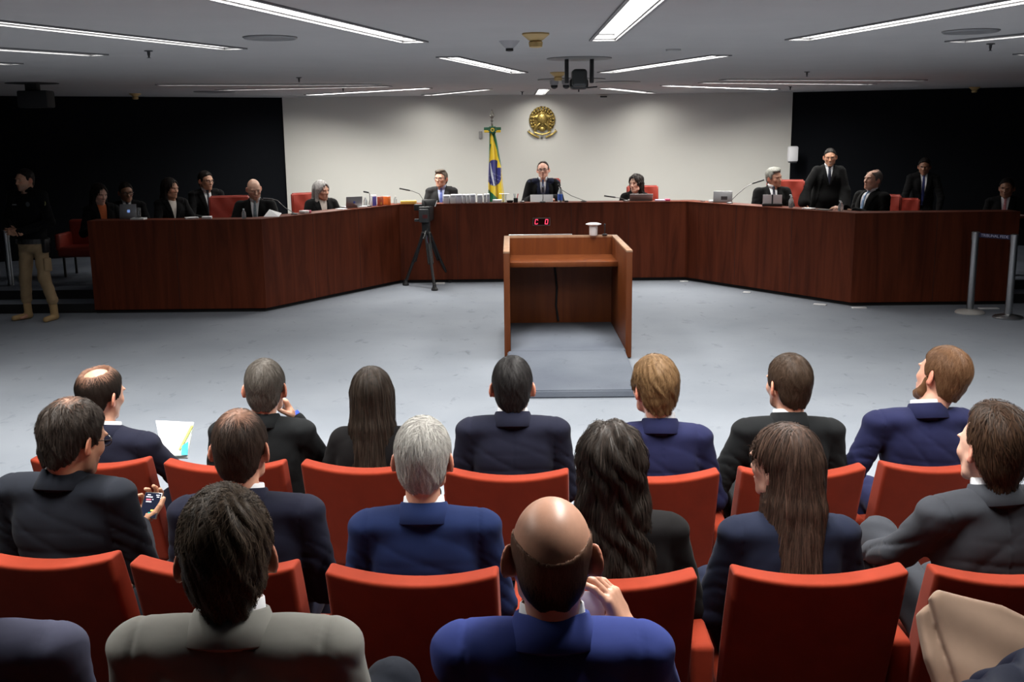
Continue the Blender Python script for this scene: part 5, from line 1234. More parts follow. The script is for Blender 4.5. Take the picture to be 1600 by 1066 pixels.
judge_chair(1228, 281, 15.72, 172, 'red tufted judge chair behind the thick haired grey judge', 0.56)
judge_chair(1380, 304, 14.85, 150, 'red judge chair behind the judge in profile', 0.50)
judge_chair(1416, 310, 15.6, 172, 'dim red chair between the profile judge and the dim standing figure', 0.40)
# low armchair on the side of the dais
p = atz(98, 402, DZ+0.35)
t = thing('armchair', 'low dim red armchair on the dais beside the guard', 'chair', (p.x, 15.3, DZ), PI)
box('seat', (0, 0.1, 0.36), (0.56, 0.52, 0.14), M_redj, t, bevel=0.04, seg=3); box('backrest', (0, -0.17, 0.58), (0.56, 0.12, 0.42), M_redj, t, bevel=0.04, seg=3)
for s in (-1, 1): box('armrest', (s*0.27, 0.1, 0.50), (0.07, 0.5, 0.24), M_redj, t, bevel=0.03, seg=3)
for sx in (-1, 1):
    for sy in (-1, 1): tube('leg', [(sx*0.22, 0.08+sy*0.2, 0.0), (sx*0.22, 0.08+sy*0.2, 0.3)], 0.018, M_black, t)
# ---------------------------------------------------------------- things on the bench
def on_ledge(px, back=0.15):
    d = ray(px, 320); dx, dy = d.x, d.y; P = offset_poly(FRONT, back); best = None
    for i in range(len(P)-1):
        a, b = P[i], P[i+1]; ex, ey = b[0]-a[0], b[1]-a[1]; det = dx*(-ey)+dy*ex
        if abs(det) < 1e-9: continue
        t = (a[0]*(-ey)+a[1]*ex)/det; u = (dx*a[1]-dy*a[0])/det
        if t > 0 and -0.02 <= u <= 1.02: best = (t*dx, t*dy, math.atan2(ey, ex)); break
    return best
def place(o, px, back=0.15, rz=None, z=DH):
    x, y, a = on_ledge(px, back); o.location = (x, y, z); o.rotation_euler = (0, 0, a if rz is None else rz); return o
S_ = lambda px_: px_*16.0/1650
# bound volumes
xs = [(693, 703), (704, 713), (713, 722), (723, 728), (729, 734), (735, 743), (746, 754), (756, 760), (761, 765)]
hs_ = [0.118, 0.125, 0.127, 0.128, 0.126, 0.128, 0.120, 0.127, 0.132]
vol = [mat('volume_%d' % k, c, 0.7) for k, c in enumerate(((0.60, 0.60, 0.64), (0.66, 0.66, 0.68), (0.55, 0.55, 0.62)))]
for i, (a, b) in enumerate(xs):
    pos = ['leftmost, beside the blue tie', 'second from the left', 'third from the left', 'fourth from the left', 'fifth, in the middle', 'widest one right of the middle', 'seventh from the left', 'last but one, near the flag', 'rightmost and tallest, near the flag'][i]
    t = thing('bound_volume', 'upright white bound volume in the row on the bench, '+pos, 'book', group='row of white bound volumes')
    wd = S_(b-a)*0.96; place(t, (a+b)/2, 0.14)
    box('cover', (0, 0, hs_[i]/2), (wd, 0.19, hs_[i]), vol[i % 3], t, bevel=0.003); box('pages', (0, 0, hs_[i]+0.0005), (wd-0.012, 0.17, 0.003), M_paper, t)
    box('spine_band', (0, -0.0955, hs_[i]*0.8), (wd*0.7, 0.002, 0.012), mat('grey_band', (0.35, 0.35, 0.38), 0.6), t)
def simple(name, label, cat, px, back, size, m, z=DH, rz=None, bevel=0.003, group=None):
    o = box(name, (0, 0, size[2]/2), size, m, bevel=bevel); place(o, px, back, rz, z); return tag(o, label, cat, group)
simple('paper_stack', 'white stack of papers between the bound volumes and the covered glass', 'papers', 777, 0.13, (0.14, 0.16, 0.045), M_paper)
glassm = mat('clear_glass', (0.9, 0.92, 0.92), 0.08, trans=0.95)
def glass(px, label, back=0.13, cover=False, h=0.13, r=0.034, z=DH):
    t = thing('water_glass', label, 'glass'); place(t, px, back, z=z)
    lathe('tumbler', [(r*0.85, 0.0), (r, h), (r*0.92, h), (r*0.80, 0.008), (0, 0.008)], glassm, t, n=28)
    lathe('coaster', [(r*1.25, 0), (r*1.25, 0.004), (0, 0.004)], M_black, t, n=24, c=(0, 0, -0.0))
    if cover: box('cover_card', (0, 0, h+0.002), (0.15, 0.10, 0.003), M_paper, t)
    return t
glass(788, 'glass covered by a white card beside the flag on the bench', cover=True)
lathe_o = lathe('desk_bowl', [(0.04, 0), (0.055, 0.03), (0.05, 0.032), (0.03, 0.008), (0, 0.008)], M_black); place(lathe_o, 797, 0.13); tag(lathe_o, 'small black bowl between the covered glass and the pen cup', 'bowl')
t = thing('pen_cup', 'black pen cup with pens near the middle of the bench', 'pen cup'); place(t, 806, 0.13)
lathe('cup', [(0.032, 0), (0.034, 0.065), (0.030, 0.065), (0.028, 0.006), (0, 0.006)], M_black, t, n=20)
for k, (c, dx) in enumerate((((0.03, 0.05, 0.3), -0.03), ((0.5, 0.03, 0.03), 0.03), ((0.02, 0.2, 0.05), -0.01), ((0.5, 0.03, 0.03), 0.04))):
    tube('pen', [(dx*0.3, 0, 0.01), (dx, 0.005*k, 0.13)], 0.0035, mat('pen_%d' % k, c, 0.4), t, n=8)
simple('silver_case', 'small grey glasses case right of the pen cup', 'case', 816, 0.12, (0.07, 0.05, 0.022), M_alu, bevel=0.01)
t = thing('document_stand', 'wide blank white board standing in front of the middle judge', 'board'); place(t, 846.5, 0.10)
bm = NB(); add_box(bm, (0, 0.02, 0.058), (0.34, 0.008, 0.12), rot=(math.radians(-28), 0, 0)); obj('board', bm, M_paper, t); box('foot', (0, 0.045, 0.006), (0.26, 0.09, 0.012), M_black, t)
def bottle(px, label, back=0.12, h=0.20, r=0.033, lab=None, pump=False, z=DH):
    t = thing('sanitizer_bottle' if pump else 'water_bottle', label, 'bottle'); place(t, px, back, z=z)
    m = mat('clear_plastic', (0.75, 0.80, 0.82), 0.12, trans=0.75)
    lathe('bottle', [(r*0.9, 0), (r, 0.01), (r, h*0.58), (r*0.45, h*0.80), (r*0.4, h*0.9), (0, h*0.9)], m, t, n=24)
    if lab: lathe('label_wrap', [(r*1.03, h*0.12), (r*1.03, h*0.50)], mat('bottle_label', lab, 0.5), t, n=24)
    if pump:
        tube('pump', [(0, 0, h*0.88), (0, 0, h*1.02), (-0.03, 0, h*1.02)], 0.006, M_whitep, t, n=10); lathe('pump_collar', [(r*0.45, h*0.86), (r*0.42, h*0.94), (0, h*0.94)], M_whitep, t, n=16)
    else: lathe('cap', [(r*0.45, h*0.9), (r*0.45, h), (0, h)], M_whitep, t, n=16)
bottle(875, 'water bottle with blue label beside the white board on the bench', h=0.235, r=0.036, lab=(0.03, 0.10, 0.45))
simple('desk_puck', 'small black puck right of the blue labelled bottle', 'microphone base', 885, 0.12, (0.06, 0.07, 0.022), M_black, bevel=0.006)
def gooseneck(pb, head, label, tip_px=None, back=0.12, hr=0.011):
    """pb: px of the foot on the bench; head: (px, py) pairs from bend to microphone end"""
    x, y, a = on_ledge(pb, back); t = thing('gooseneck_microphone', label, 'microphone', (x, y, DH), 0)
    P = [Vector((x, y, DH+0.02))]+[aty(px, py, y+dy) for px, py, dy in head]
    L = [p-Vector((x, y, DH)) for p in P]
    lathe('base', [(0.045, 0), (0.045, 0.012), (0.015, 0.022), (0, 0.022)], M_black, t, n=20)
    tube('neck', L[:-1], 0.0045, mat('mic_neck', (0.10, 0.10, 0.10), 0.35, 0.6), t, n=8); tube('capsule', [L[-2], L[-2].lerp(L[-1], 0.1), L[-1]], [0.007, hr, hr], M_black, t, n=12)
gooseneck(912, [(893, 306, 0), (878, 297, -0.02), (876, 294, -0.04), (872, 288, -0.06)], 'gooseneck microphone leaning from the right towards the middle judge')
gooseneck(848, [(848.5, 309, -0.02), (848.5, 300, -0.04), (848, 292, -0.08)], 'upright gooseneck microphone in front of the middle judge tie', back=0.05)
gooseneck(978, [(970, 309.5, 0), (962, 308.5, -0.02), (944, 306, -0.04)], 'low gooseneck microphone pointing left beside the grey laptop')
gooseneck(664, [(655, 303, 0), (645, 299, -0.02), (641, 298, -0.02), (624, 294.5, -0.05)], 'long gooseneck microphone pointing left above the tripod camera')
gooseneck(576, [(578, 312, 0), (577.5, 303, 0), (576, 301, 0), (568, 299.5, -0.04)], 'short gooseneck microphone beside the stack of blue and orange books')
gooseneck(459, [(446, 325, 0), (433, 313, 0), (426, 311.5, 0), (411, 310.5, -0.04)], 'gooseneck microphone curving towards the bald reader')
gooseneck(1140, [(1152, 304, 0), (1166, 292, 0), (1175, 287, 0), (1194, 281, -0.04)], 'gooseneck microphone rising to the thick haired grey judge at the right wing')
def laptop(px, label, w=0.33, h=0.22, tilt=12, back=0.16, m=None, rz_off=0.0, z=DH, logo=None, dz=0.0):
    t = thing('laptop', label, 'laptop'); place(t, px, back, z=z); t.rotation_euler.z += rz_off
    m = m or M_alu
    box('keyboard_base', (0, 0.10, 0.008+dz), (w, 0.20, 0.016), m, t, bevel=0.004)
    bm = NB(); add_box(bm, (0, 0.0, h/2), (w, 0.009, h), bevel=0.003); bmesh.ops.rotate(bm, cent=(0, 0, 0), matrix=Matrix.Rotation(math.radians(tilt), 3, 'X'), verts=bm.verts); lid = obj('lid', bm, m, t, auto=50); lid.location = (0, 0, 0.012+dz)
    box('screen', (0, 0.006, h/2), (w-0.02, 0.001, h-0.02), mat('laptop_screen', (0.02, 0.02, 0.025), 0.2), lid, rot=None).matrix_local = Matrix.Rotation(math.radians(tilt), 4, 'X') @ Matrix.Translation((0, 0.0, 0))
    if logo:
        q = NB(); add_box(q, (logo[0], -0.0055, h*logo[1]), (logo[2], 0.001, logo[3])); bmesh.ops.rotate(q, cent=(0, 0, 0), matrix=Matrix.Rotation(math.radians(tilt), 3, 'X'), verts=q.verts); obj('logo_mark', q, logo[4], t, loc=(0, 0, 0.012+dz))
laptop(1001.5, 'low dark grey laptop in front of the curly haired judge', w=0.345, h=0.105, tilt=25, m=mat('dark_laptop', (0.30, 0.27, 0.26), 0.45, 0.3))
laptop(553, 'silver laptop with small blue mark in front of the grey haired woman', w=0.25, h=0.15, tilt=8, rz_off=-0.45, logo=(0, 0.45, 0.03, 0.03, mat('blue_mark', (0.08, 0.12, 0.5), 0.5)))
laptop(1129, 'silver laptop with dark rectangular sticker at the right wing of the bench', w=0.27, h=0.155, tilt=-12, rz_off=0.75, logo=(0.02, 0.35, 0.09, 0.05, mat('dark_sticker', (0.015, 0.008, 0.01), 0.5)))
laptop(198, 'dim laptop with a pale blue lit logo at the left end of the bench', w=0.21, h=0.18, tilt=-14, back=0.2, logo=(0.01, 0.5, 0.035, 0.035, mat('lit_logo', (0.2, 0.3, 0.6), 0.5, emit=(0.25, 0.42, 0.9), estr=0.55)))
glass(215, 'dim glass of water on papers at the left end of the bench', back=0.12, h=0.12, z=DH+0.028)
simple('paper_stack', 'white papers under the glass at the left end of the bench', 'papers', 215, 0.12, (0.17, 0.14, 0.022), M_paper)
simple('open_booklet', 'open white booklet in front of the dim woman at the left', 'booklet', 298, 0.16, (0.16, 0.12, 0.02), M_paper, rz=0.4)
simple('paper_sheet', 'white papers beside the glasses wearer next to the first red judge chair', 'papers', 322, 0.14, (0.12, 0.12, 0.03), M_paper, rz=0.2)
t = thing('open_brochure', 'pink and white brochure right of the papers of the bald reader', 'brochure'); place(t, 477, 0.12)
box('page_white', (-0.03, 0, 0.02), (0.09, 0.10, 0.036), M_paper, t, bevel=0.004); box('page_pink', (0.035, 0, 0.02), (0.05, 0.10, 0.038), mat('pink_page', (0.6, 0.12, 0.2), 0.6), t, bevel=0.004)
simple('paper_sheet', 'loose white papers lying left of the silver laptop by the grey haired woman', 'papers', 533, 0.14, (0.10, 0.14, 0.012), M_paper)
simple('paper_stack', 'white papers behind the bottle between the laptop and the books', 'papers', 566, 0.10, (0.16, 0.06, 0.02), M_paper)
bottle(571, 'clear bottle right of the silver laptop on the left wing', h=0.14, r=0.028, back=0.19)
# standing law books
t = thing('law_book', 'thick white and blue book standing left of the orange books', 'book'); place(t, 583, 0.18)
box('block', (0, 0, 0.078), (0.11, 0.05, 0.155), M_paper, t, bevel=0.004); box('blue_cover', (0.0, -0.027, 0.066), (0.085, 0.006, 0.132), mat('blue_cover', (0.06, 0.09, 0.42), 0.4), t)
bko = mat('orange_cover', (0.75, 0.17, 0.025), 0.45); bkr = mat('brick_cover', (0.42, 0.07, 0.03), 0.45)
t = thing('law_book', 'brick red book with a small figure leaning among the books on the left wing', 'book'); place(t, 594.5, 0.09)
box('cover', (0, 0, 0.065), (0.105, 0.035, 0.13), bkr, t, bevel=0.003)
for k in range(2): box('title_bar', (-0.01, -0.0185, 0.112-0.014*k), (0.07-0.02*k, 0.001, 0.005), mat('tan_print', (0.6, 0.3, 0.15), 0.6), t)
box('emblem_print', (-0.005, -0.0185, 0.03), (0.022, 0.001, 0.035), mat('yellow_print', (0.55, 0.33, 0.04), 0.6), t)
t = thing('law_book', 'bright orange book at the right end of the standing books', 'book'); place(t, 604.5, 0.09)
box('cover', (0, 0, 0.063), (0.062, 0.10, 0.126), bko, t, bevel=0.003); box('pages', (0, 0, 0.127), (0.05, 0.09, 0.002), M_paper, t)
bottle(618, 'small clear bottle with white cap right of the orange book', h=0.115, r=0.024, back=0.14)
simple('document_folder', 'yellow folder lying on the bench left of the tripod camera', 'folder', 638.5, 0.10, (0.23, 0.15, 0.045), mat('yellow_folder', (0.80, 0.50, 0.10), 0.6))
simple('paper_stack', 'white and lilac papers right of the grey laptop of the curly haired judge', 'papers', 1031, 0.12, (0.14, 0.12, 0.022), mat('lilac_paper', (0.55, 0.45, 0.60), 0.6))
simple('notebook', 'small pink notebook right of the lilac papers', 'notebook', 1043, 0.12, (0.07, 0.09, 0.03), mat('magenta_cover', (0.5, 0.07, 0.16), 0.6))
simple('tissue', 'white tissue packet left of the stickered laptop', 'tissue', 1113, 0.12, (0.08, 0.08, 0.03), M_paper)
simple('paper_sheet', 'white papers right of the bench corner at the start of the right wing', 'papers', 1098, 0.12, (0.05, 0.05, 0.01), M_greydk)
t = thing('document_stand', 'pale standing folder with black centre strip before the thick haired grey judge', 'board'); place(t, 1206.5, 0.14, rz=0.0)
t.rotation_euler.z = -0.25
box('board', (0, 0, 0.095), (0.255, 0.012, 0.125), mat('pale_folder', (0.60, 0.55, 0.55), 0.6), t); box('strip', (0.0, -0.010, 0.085), (0.020, 0.008, 0.15), M_black, t); box('foot', (0, 0.01, 0.018), (0.27, 0.07, 0.036), M_black, t, bevel=0.005)
bottle(1236, 'sanitizer bottle with pump right of the pale standing folder', h=0.165, r=0.032, pump=True)
bottle(1314, 'sanitizer bottle with pump in front of the judge in profile', h=0.125, r=0.034, pump=True)
bottle(380, 'clear bottle in front of the bald reader at the left wing', h=0.125, r=0.027, back=0.10)
simple('paper_sheet', 'white papers on the right wing between the two sanitizer bottles', 'papers', 1264, 0.10, (0.15, 0.10, 0.016), M_paper)
simple('tablet', 'black tablet lying on the right wing left of the hands of the judge in profile', 'tablet', 1287, 0.12, (0.2, 0.13, 0.010), M_black)
# papers in the hands of the bald reader
x, y, a = on_ledge(424, 0.10)
V = [aty(412, 339, y), aty(436, 342, y-0.02), aty(440, 333.5, y+0.10), aty(421, 327.5, y+0.12)]
V[0].z = max(V[0].z, DH+0.003); V[1].z = max(V[1].z, DH+0.003)
def sheet(name, V, m, label, cat, th=0.003, parent=None):
    bm = NB(); n = (V[1]-V[0]).cross(V[2]-V[0]).normalized()*th; a_ = [bm.verts.new(v) for v in V]; b_ = [bm.verts.new(v+n) for v in V]; k = len(V)
    bm.faces.new(a_); bm.faces.new(b_[::-1])
    for i in range(k): bm.faces.new((a_[i], a_[(i+1) % k], b_[(i+1) % k], b_[i]))
    o = obj(name, bm, m, parent)
    return tag(o, label, cat) if label else o
sheet('reading_papers', V, M_paper, 'white papers held up by the bald reader', 'papers')
# white floor wedges under the bench front
for px, py, w_, l in ((1068, 438, 0.12, 'white scrap at the foot of the bench corner right of the lectern'), (1166, 455, 0.10, 'white scrap at the foot of the right wing, farther one'), (1280, 474, 0.16, 'white scrap at the foot of the right wing, near the corner'), (1341, 479, 0.18, 'white scrap at the foot of the right wing corner'), (1543, 480, 0.24, 'white scrap at the foot of the bench behind the stanchions')):
    p = atz(px, py+2, 0); o = box('paper_scrap', (0, 0, 0.006), (w_, 0.07, 0.012), M_paper, bevel=0.002); o.location = (p.x, p.y-0.03, 0); o.rotation_euler = (0, 0, -0.5 if 1100 < px < 1300 else 0); tag(o, l, 'paper')
# side table with papers at the far right
p = aty(1590, 343, 13.9)
t = thing('side_table', 'dim side table edge beyond the right end of the bench', 'table', (p.x+0.30, 14.5, DZ))
box('top', (0, 0, p.z-DZ), (0.7, 0.6, 0.03), M_desk, t, bevel=0.004)
for sx in (-1, 1):
    for sy in (-1, 1): box('leg', (sx*0.3, sy*0.25, (p.z-DZ)/2-0.01), (0.04, 0.04, p.z-DZ-0.03), M_desk, t)
o = box('paper_sheet', (0, 0, 0.004), (0.3, 0.2, 0.008), mat('pinkish_paper', (0.6, 0.45, 0.45), 0.6)); o.location = (p.x+0.12, 14.35, p.z+0.016); tag(o, 'pale papers on the dim side table at the right edge', 'papers')

# ---------------------------------------------------------------- flag and emblem
FY = 18.35
green = (0.0, 0.105, 0.040); yel = (0.70, 0.50, 0.02); blu = (0.018, 0.020, 0.16)
pt = aty(768.5, 170, FY); pole_x = pt.x
t = thing('flag_stand', 'tall wooden flag pole with metal spear tip behind the bench', 'flag pole', (pole_x, FY, DZ))
zt = aty(768, 196, FY).z-DZ; ztop = pt.z-DZ
tube('pole', [(0, 0, 0.03), (0, 0, zt+0.02)], 0.017, mat('pole_wood', (0.10, 0.05, 0.02), 0.4), t)
lathe('foot', [(0.18, 0), (0.18, 0.02), (0.03, 0.05), (0.02, 0.10)], mat('dark_metal', (0.08, 0.075, 0.07), 0.4, 0.8), t, n=32)
sp_m = mat('pewter', (0.22, 0.21, 0.19), 0.4, 0.85)
lathe('ferrule', [(0.012, zt), (0.022, zt+0.03), (0.012, zt+0.05), (0.026, zt+0.08), (0.012, zt+0.11)], sp_m, t, n=20)
bm = NB(); add_lathe(bm, [(0.008, zt+0.10), (0.042, zt+0.155), (0.0, ztop)], 4); bmesh.ops.scale(bm, vec=(1, 0.35, 1), verts=bm.verts); obj('spear_tip', bm, sp_m, t)
fl = thing('national_flag', 'green and yellow national flag with blue starry disc hanging in folds on its pole', 'flag', (pole_x, FY, DZ))
def flag_mesh():
    nu, nv = 120, 150; V = []; col = []; py0, py1 = 206.0, 322.0
    for j in range(nv+1):
        v = j/nv; py = py0+(py1-py0)*v
        xl = np.interp(py, [206, 240, 280, 322], [764.5, 764.0, 763.0, 762.0]); xr = np.interp(py, [206, 222, 260, 285, 322], [773.5, 777.0, 783.5, 785.5, 790.0])
        a = aty(xl, py, FY-0.06); b = aty(xr, py, FY-0.06)
        for i in range(nu+1):
            u = i/nu; x = a.x+(b.x-a.x)*u; wv_ = math.sin(u*PI*5.0+0.6+1.2*v)*0.5+math.sin(u*PI*9+2*v)*0.22
            x += 0.006*math.sin(u*PI*5+0.6+PI/2); y = FY-0.05-0.055*(0.4+v)*wv_-0.03*math.sin(u*PI)
            V.append((x-pole_x, y-FY, a.z+(b.z-a.z)*u-DZ))
            px = xl+(xr-xl)*u      # pattern of the folded cloth as it hangs
            c = green
            e1 = np.interp(py, [206, 215, 235, 262, 280, 322], [766, 766.5, 765, 764, 761, 761]); e2 = np.interp(py, [206, 215, 235, 252, 262, 268, 322], [767, 771, 776, 780, 784, 786, 792])
            if e1 < px < e2: c = yel
            if py > 296:
                if px < 763+(py-296)*1.05: c = green
            if py < 248 and 765.5 < px < 765.5+(248-py)*0.10 and py > 225: c = green
            d = math.hypot((px-772)/12.5, (py-270)/20.5)
            if d < 1 and px < 783.5 and not (px > 777 and py < 262): c = blu
            if d < 0.97:
                q = px-(766.5+0.11*(py-256)+0.0018*(py-256)**2*0.9)
                if abs(q) < 1.1 and 254 < py < 290 and px < 782: c = (0.62, 0.65, 0.70)
                elif c == blu and py > 270 and ((int(px*1.3)*7+int(py*0.9)*13) % 17 == 0): c = (0.5, 0.52, 0.6)
            col.append(c)
    V = np.array(V, F32); Q = np.array([(j*(nu+1)+i, j*(nu+1)+i+1, (j+1)*(nu+1)+i+1, (j+1)*(nu+1)+i) for j in range(nv) for i in range(nu)])
    o = np_mesh('cloth', V, Q, mat('flag_satin', (0.1, 0.3, 0.1), 0.42, attr='tint', sheen=0.3), fl, np.array(col, F32))
    sd = o.modifiers.new('thickness', 'SOLIDIFY'); sd.thickness = 0.004
flag_mesh()
p = aty(769.5, 203, FY-0.13)
r_ = thing('rosette', 'green and yellow ribbon rosette tied at the top of the flag', 'rosette', (p.x, p.y, p.z))
gm_ = mat('green_ribbon', (0.004, 0.07, 0.03), 0.5); ym_ = mat('yellow_ribbon', (0.62, 0.42, 0.02), 0.5)
for s in (-1, 1):
    box('green_band', (s*0.085, 0, 0.02), (0.12, 0.02, 0.05), gm_, r_, bevel=0.006); box('yellow_band', (s*0.085, 0, -0.025), (0.11, 0.02, 0.04), ym_, r_, bevel=0.006)
for k in range(8):
    a = 2*PI*k/8; bm = NB(); bmesh.ops.create_uvsphere(bm, u_segments=12, v_segments=8, radius=1); bmesh.ops.scale(bm, vec=(0.034, 0.016, 0.024), verts=bm.verts); o = obj('petal', bm, gm_, r_, smooth=True, loc=(0.042*math.cos(a), -0.012, 0.042*math.sin(a)), rot=(0, -a, 0))
lathe('centre', [(0.0, 0.02), (0.030, 0.018), (0.034, 0)], ym_, r_, n=20, c=(0, -0.022, 0), M=Matrix.Rotation(math.radians(90), 3, 'X')); lathe('button', [(0.0, 0.03), (0.016, 0.028), (0.018, 0.01)], gm_, r_, n=16, c=(0, -0.022, 0), M=Matrix.Rotation(math.radians(90), 3, 'X'))
# coat of arms
EY = WALL_Y-0.005; p = aty(847, 192, EY)
em = thing('coat_of_arms', 'gilded metal coat of arms with star and wreath on the white wall', 'emblem', (p.x, EY, p.z))
U = 16.4*0.71/1000*1.0   # one zoomed unit in metres
k_ = EY/math.cos(0)*1.0/1650/16.4*1.0
def E_(x, y, d=0.0): return Vector(((x-535)*k_, -d, -(y-545)*k_))     # in the enlarged picture of the emblem
def blob(bm, c, r, rot=0.0, n=10):
    q = bmesh.ops.create_uvsphere(bm, u_segments=n, v_segments=max(6, n-3), radius=1)['verts']; bmesh.ops.scale(bm, vec=r, verts=q)
    bmesh.ops.rotate(bm, cent=(0, 0, 0), matrix=Matrix.Rotation(rot, 3, 'Y'), verts=q); bmesh.ops.translate(bm, vec=c, verts=q)
for k in range(22):       # wreath of leaf lobes
    a = 2*PI*k/22+0.07
    if math.sin(a) < -0.80: continue
    cx, cy = 538+285*math.cos(a), 470-285*math.sin(a)*1.02
    bm = NB(); blob(bm, E_(cx, cy, 0.022), (0.030, 0.022, 0.024), a); blob(bm, E_(538+(cx-538)*0.80, 470+(cy-470)*0.80, 0.026), (0.030, 0.026, 0.020), a+0.5)
    for q in (-1, 1): blob(bm, E_(538+315*math.cos(a+0.10*q), 470-320*math.sin(a+0.10*q), 0.015), (0.012, 0.012, 0.012), a)
    obj('leaf', bm, M_gold, em, smooth=True)
bm = NB(); add_lathe(bm, [(0.0, 0.014), (250*k_, 0.010), (258*k_, 0)], 40, c=E_(538, 480, 0), M=Matrix.Rotation(math.radians(90), 3, 'X')); obj('back_plate', bm, mat('dull_gold', (0.20, 0.13, 0.035), 0.5, 0.8), em)
for k in range(36):
    a = 2*PI*k/36; 
bm = NB(); cc = E_(538, 420, 0.062); ring_ = []
for k in range(10):
    a = PI/2+2*PI*k/10; r0 = 350 if k % 2 == 0 else 125
    if k == 0: r0 = 240
    q = E_(538+r0*math.cos(a)*1.0, 430-r0*math.sin(a)*0.86 if k not in (2, 8) else 385, 0.030 if k % 2 == 0 else 0.036); ring_.append(bm.verts.new(q))
c_ = bm.verts.new(cc); cb_ = bm.verts.new(E_(538, 430, 0.0))
for k in range(10): bm.faces.new((c_, ring_[k], ring_[(k+1) % 10])); bm.faces.new((cb_, ring_[(k+1) % 10], ring_[k]))
obj('star', bm, M_gold, em)
bm = NB(); blob(bm, E_(538, 440, 0.055), (130*k_, 0.035, 130*k_), 0, 20); obj('centre_disc', bm, M_gold, em, smooth=True)
for k in range(16):
    a = 2*PI*k/16; bm = NB(); blob(bm, E_(538+112*math.cos(a), 440-112*math.sin(a), 0.078), (0.006, 0.006, 0.006), 0, 8); obj('stud', bm, M_gold, em, smooth=True)
for s in (-1, 1):
    tube('sheaf', [E_(538+s*60, 560, 0.045), E_(538+s*150, 640, 0.05), E_(538+s*200, 750, 0.03)], [0.020, 0.030, 0.014], M_gold, em, n=8)
    tube('crossed_stem', [E_(538-s*40, 570, 0.055), E_(538+s*110, 680, 0.05), E_(538+s*190, 770, 0.035)], 0.008, M_gold, em, n=8)
    tube('ribbon', [E_(538+s*365, 745, 0.015), E_(538+s*290, 800, 0.03), E_(538+s*200, 855, 0.035), E_(538+s*85, 905, 0.02)], [0.010, 0.017, 0.020, 0.016], M_gold, em, n=8)
    tube('ribbon_tail', [E_(538+s*300, 790, 0.02), E_(538+s*330, 700, 0.015)], [0.009, 0.005], M_gold, em, n=6)
tube('ribbon_scroll', [E_(345, 770, 0.03), E_(440, 815, 0.045), E_(538, 830, 0.05), E_(636, 815, 0.045), E_(731, 770, 0.03)], 0.015, M_gold, em, n=8)
bm = NB(); blob(bm, E_(538, 700, 0.045), (80*k_, 0.02, 60*k_), 0, 14); obj('lower_boss', bm, M_gold, em, smooth=True)
bm = NB(); blob(bm, E_(525, 900, 0.02), (30*k_, 0.012, 40*k_), 0, 10); obj('sword_pommel', bm, mat('pewter', (0.22, 0.21, 0.19), 0.4, 0.85), em, smooth=True)

# ---------------------------------------------------------------- television camera on a tripod
f1, f2, f3 = atz(634, 446, 0), atz(679, 454, 0), atz(702, 441, 0); ctr = (f1+f2+f3)/3; ctr = Vector((aty(667, 400, ctr.y).x, ctr.y, 0))
t = thing('camera_tripod', 'black tripod of the television camera before the judges bench', 'tripod', ctr)
spz = aty(667, 364, ctr.y).z
for f in (f1, f2, f3):
    d = f-ctr; d.z = 0; u = d.normalized(); n_ = Vector((-u.y, u.x, 0))*0.028; top = u*0.05+Vector((0, 0, spz)); mid = d*0.55+Vector((0, 0, spz*0.47)); ft = d+Vector((0, 0, 0.05))
    lg = NB()
    for s in (-1, 1): add_tube(lg, [top+n_*s, mid+n_*s], 0.017, 8)
    add_tube(lg, [top+(mid-top)*0.35, ft], 0.022, 10); add_tube(lg, [mid-n_*1.3, mid+n_*1.3], 0.02, 8); add_tube(lg, [top+(mid-top)*0.5-n_*1.2, top+(mid-top)*0.5+n_*1.2], 0.013, 8)
    obj('leg', lg, M_black, t, auto=50)
    lathe('foot', [(0.045, 0), (0.05, 0.02), (0.03, 0.05), (0.022, 0.09), (0, 0.09)], M_black, t, n=16, c=(d.x, d.y, 0))
lathe('bowl', [(0.05, spz-0.05), (0.075, spz), (0.06, spz+0.03)], M_black, t, n=20)
box('fluid_head', (0, 0, spz+0.09), (0.12, 0.12, 0.15), M_black, t, bevel=0.02)
tube('pan_handle', [(0.02, -0.05, spz+0.08), (-0.02, -0.30, spz-0.06)], 0.010, M_black, t)
tube('blue_cable', [(0.0, -0.03, spz+0.06), (0.02, -0.07, spz-0.1), (0.05, -0.12, spz*0.55), (0.10, -0.18, spz*0.30)], 0.005, mat('blue_cable', (0.05, 0.06, 0.22), 0.5), t, n=8)
cz0 = spz+0.165
c = thing('television_camera', 'black shoulder television camera seen from behind on the tripod', 'camera', (ctr.x, ctr.y, cz0), -0.06)
box('body', (0, 0.06, 0.115), (0.16, 0.46, 0.22), M_black, c, bevel=0.015, seg=3)
box('battery', (0.0, -0.20, 0.10), (0.13, 0.07, 0.19), M_greydk, c, bevel=0.01)
box('viewfinder', (-0.10, -0.02, 0.21), (0.12, 0.14, 0.09), M_black, c, bevel=0.015)
vm = NB(); add_box(vm, (0.06, -0.06, 0.275), (0.21, 0.02, 0.10), rot=(math.radians(-25), 0, 0), bevel=0.006); obj('monitor', vm, M_black, c, auto=50)
sm_ = NB(); add_box(sm_, (0.165, -0.085, 0.265), (0.008, 0.006, 0.10), rot=(math.radians(-25), 0.35, 0)); obj('monitor_edge', sm_, M_paper, c)
tube('top_handle', [(0.0, -0.10, 0.22), (0, -0.08, 0.29), (0, 0.16, 0.29), (0, 0.2, 0.22)], 0.013, M_black, c); tube('lens', [(0, 0.28, 0.11), (0, 0.44, 0.11)], [0.05, 0.058], M_black, c, n=20)
box('side_knob', (-0.115, -0.12, 0.03), (0.07, 0.05, 0.04), M_greydk, c, bevel=0.01); box('connector_panel', (0.02, -0.238, 0.09), (0.07, 0.006, 0.05), mat('dim_red_panel', (0.10, 0.012, 0.012), 0.5), c)
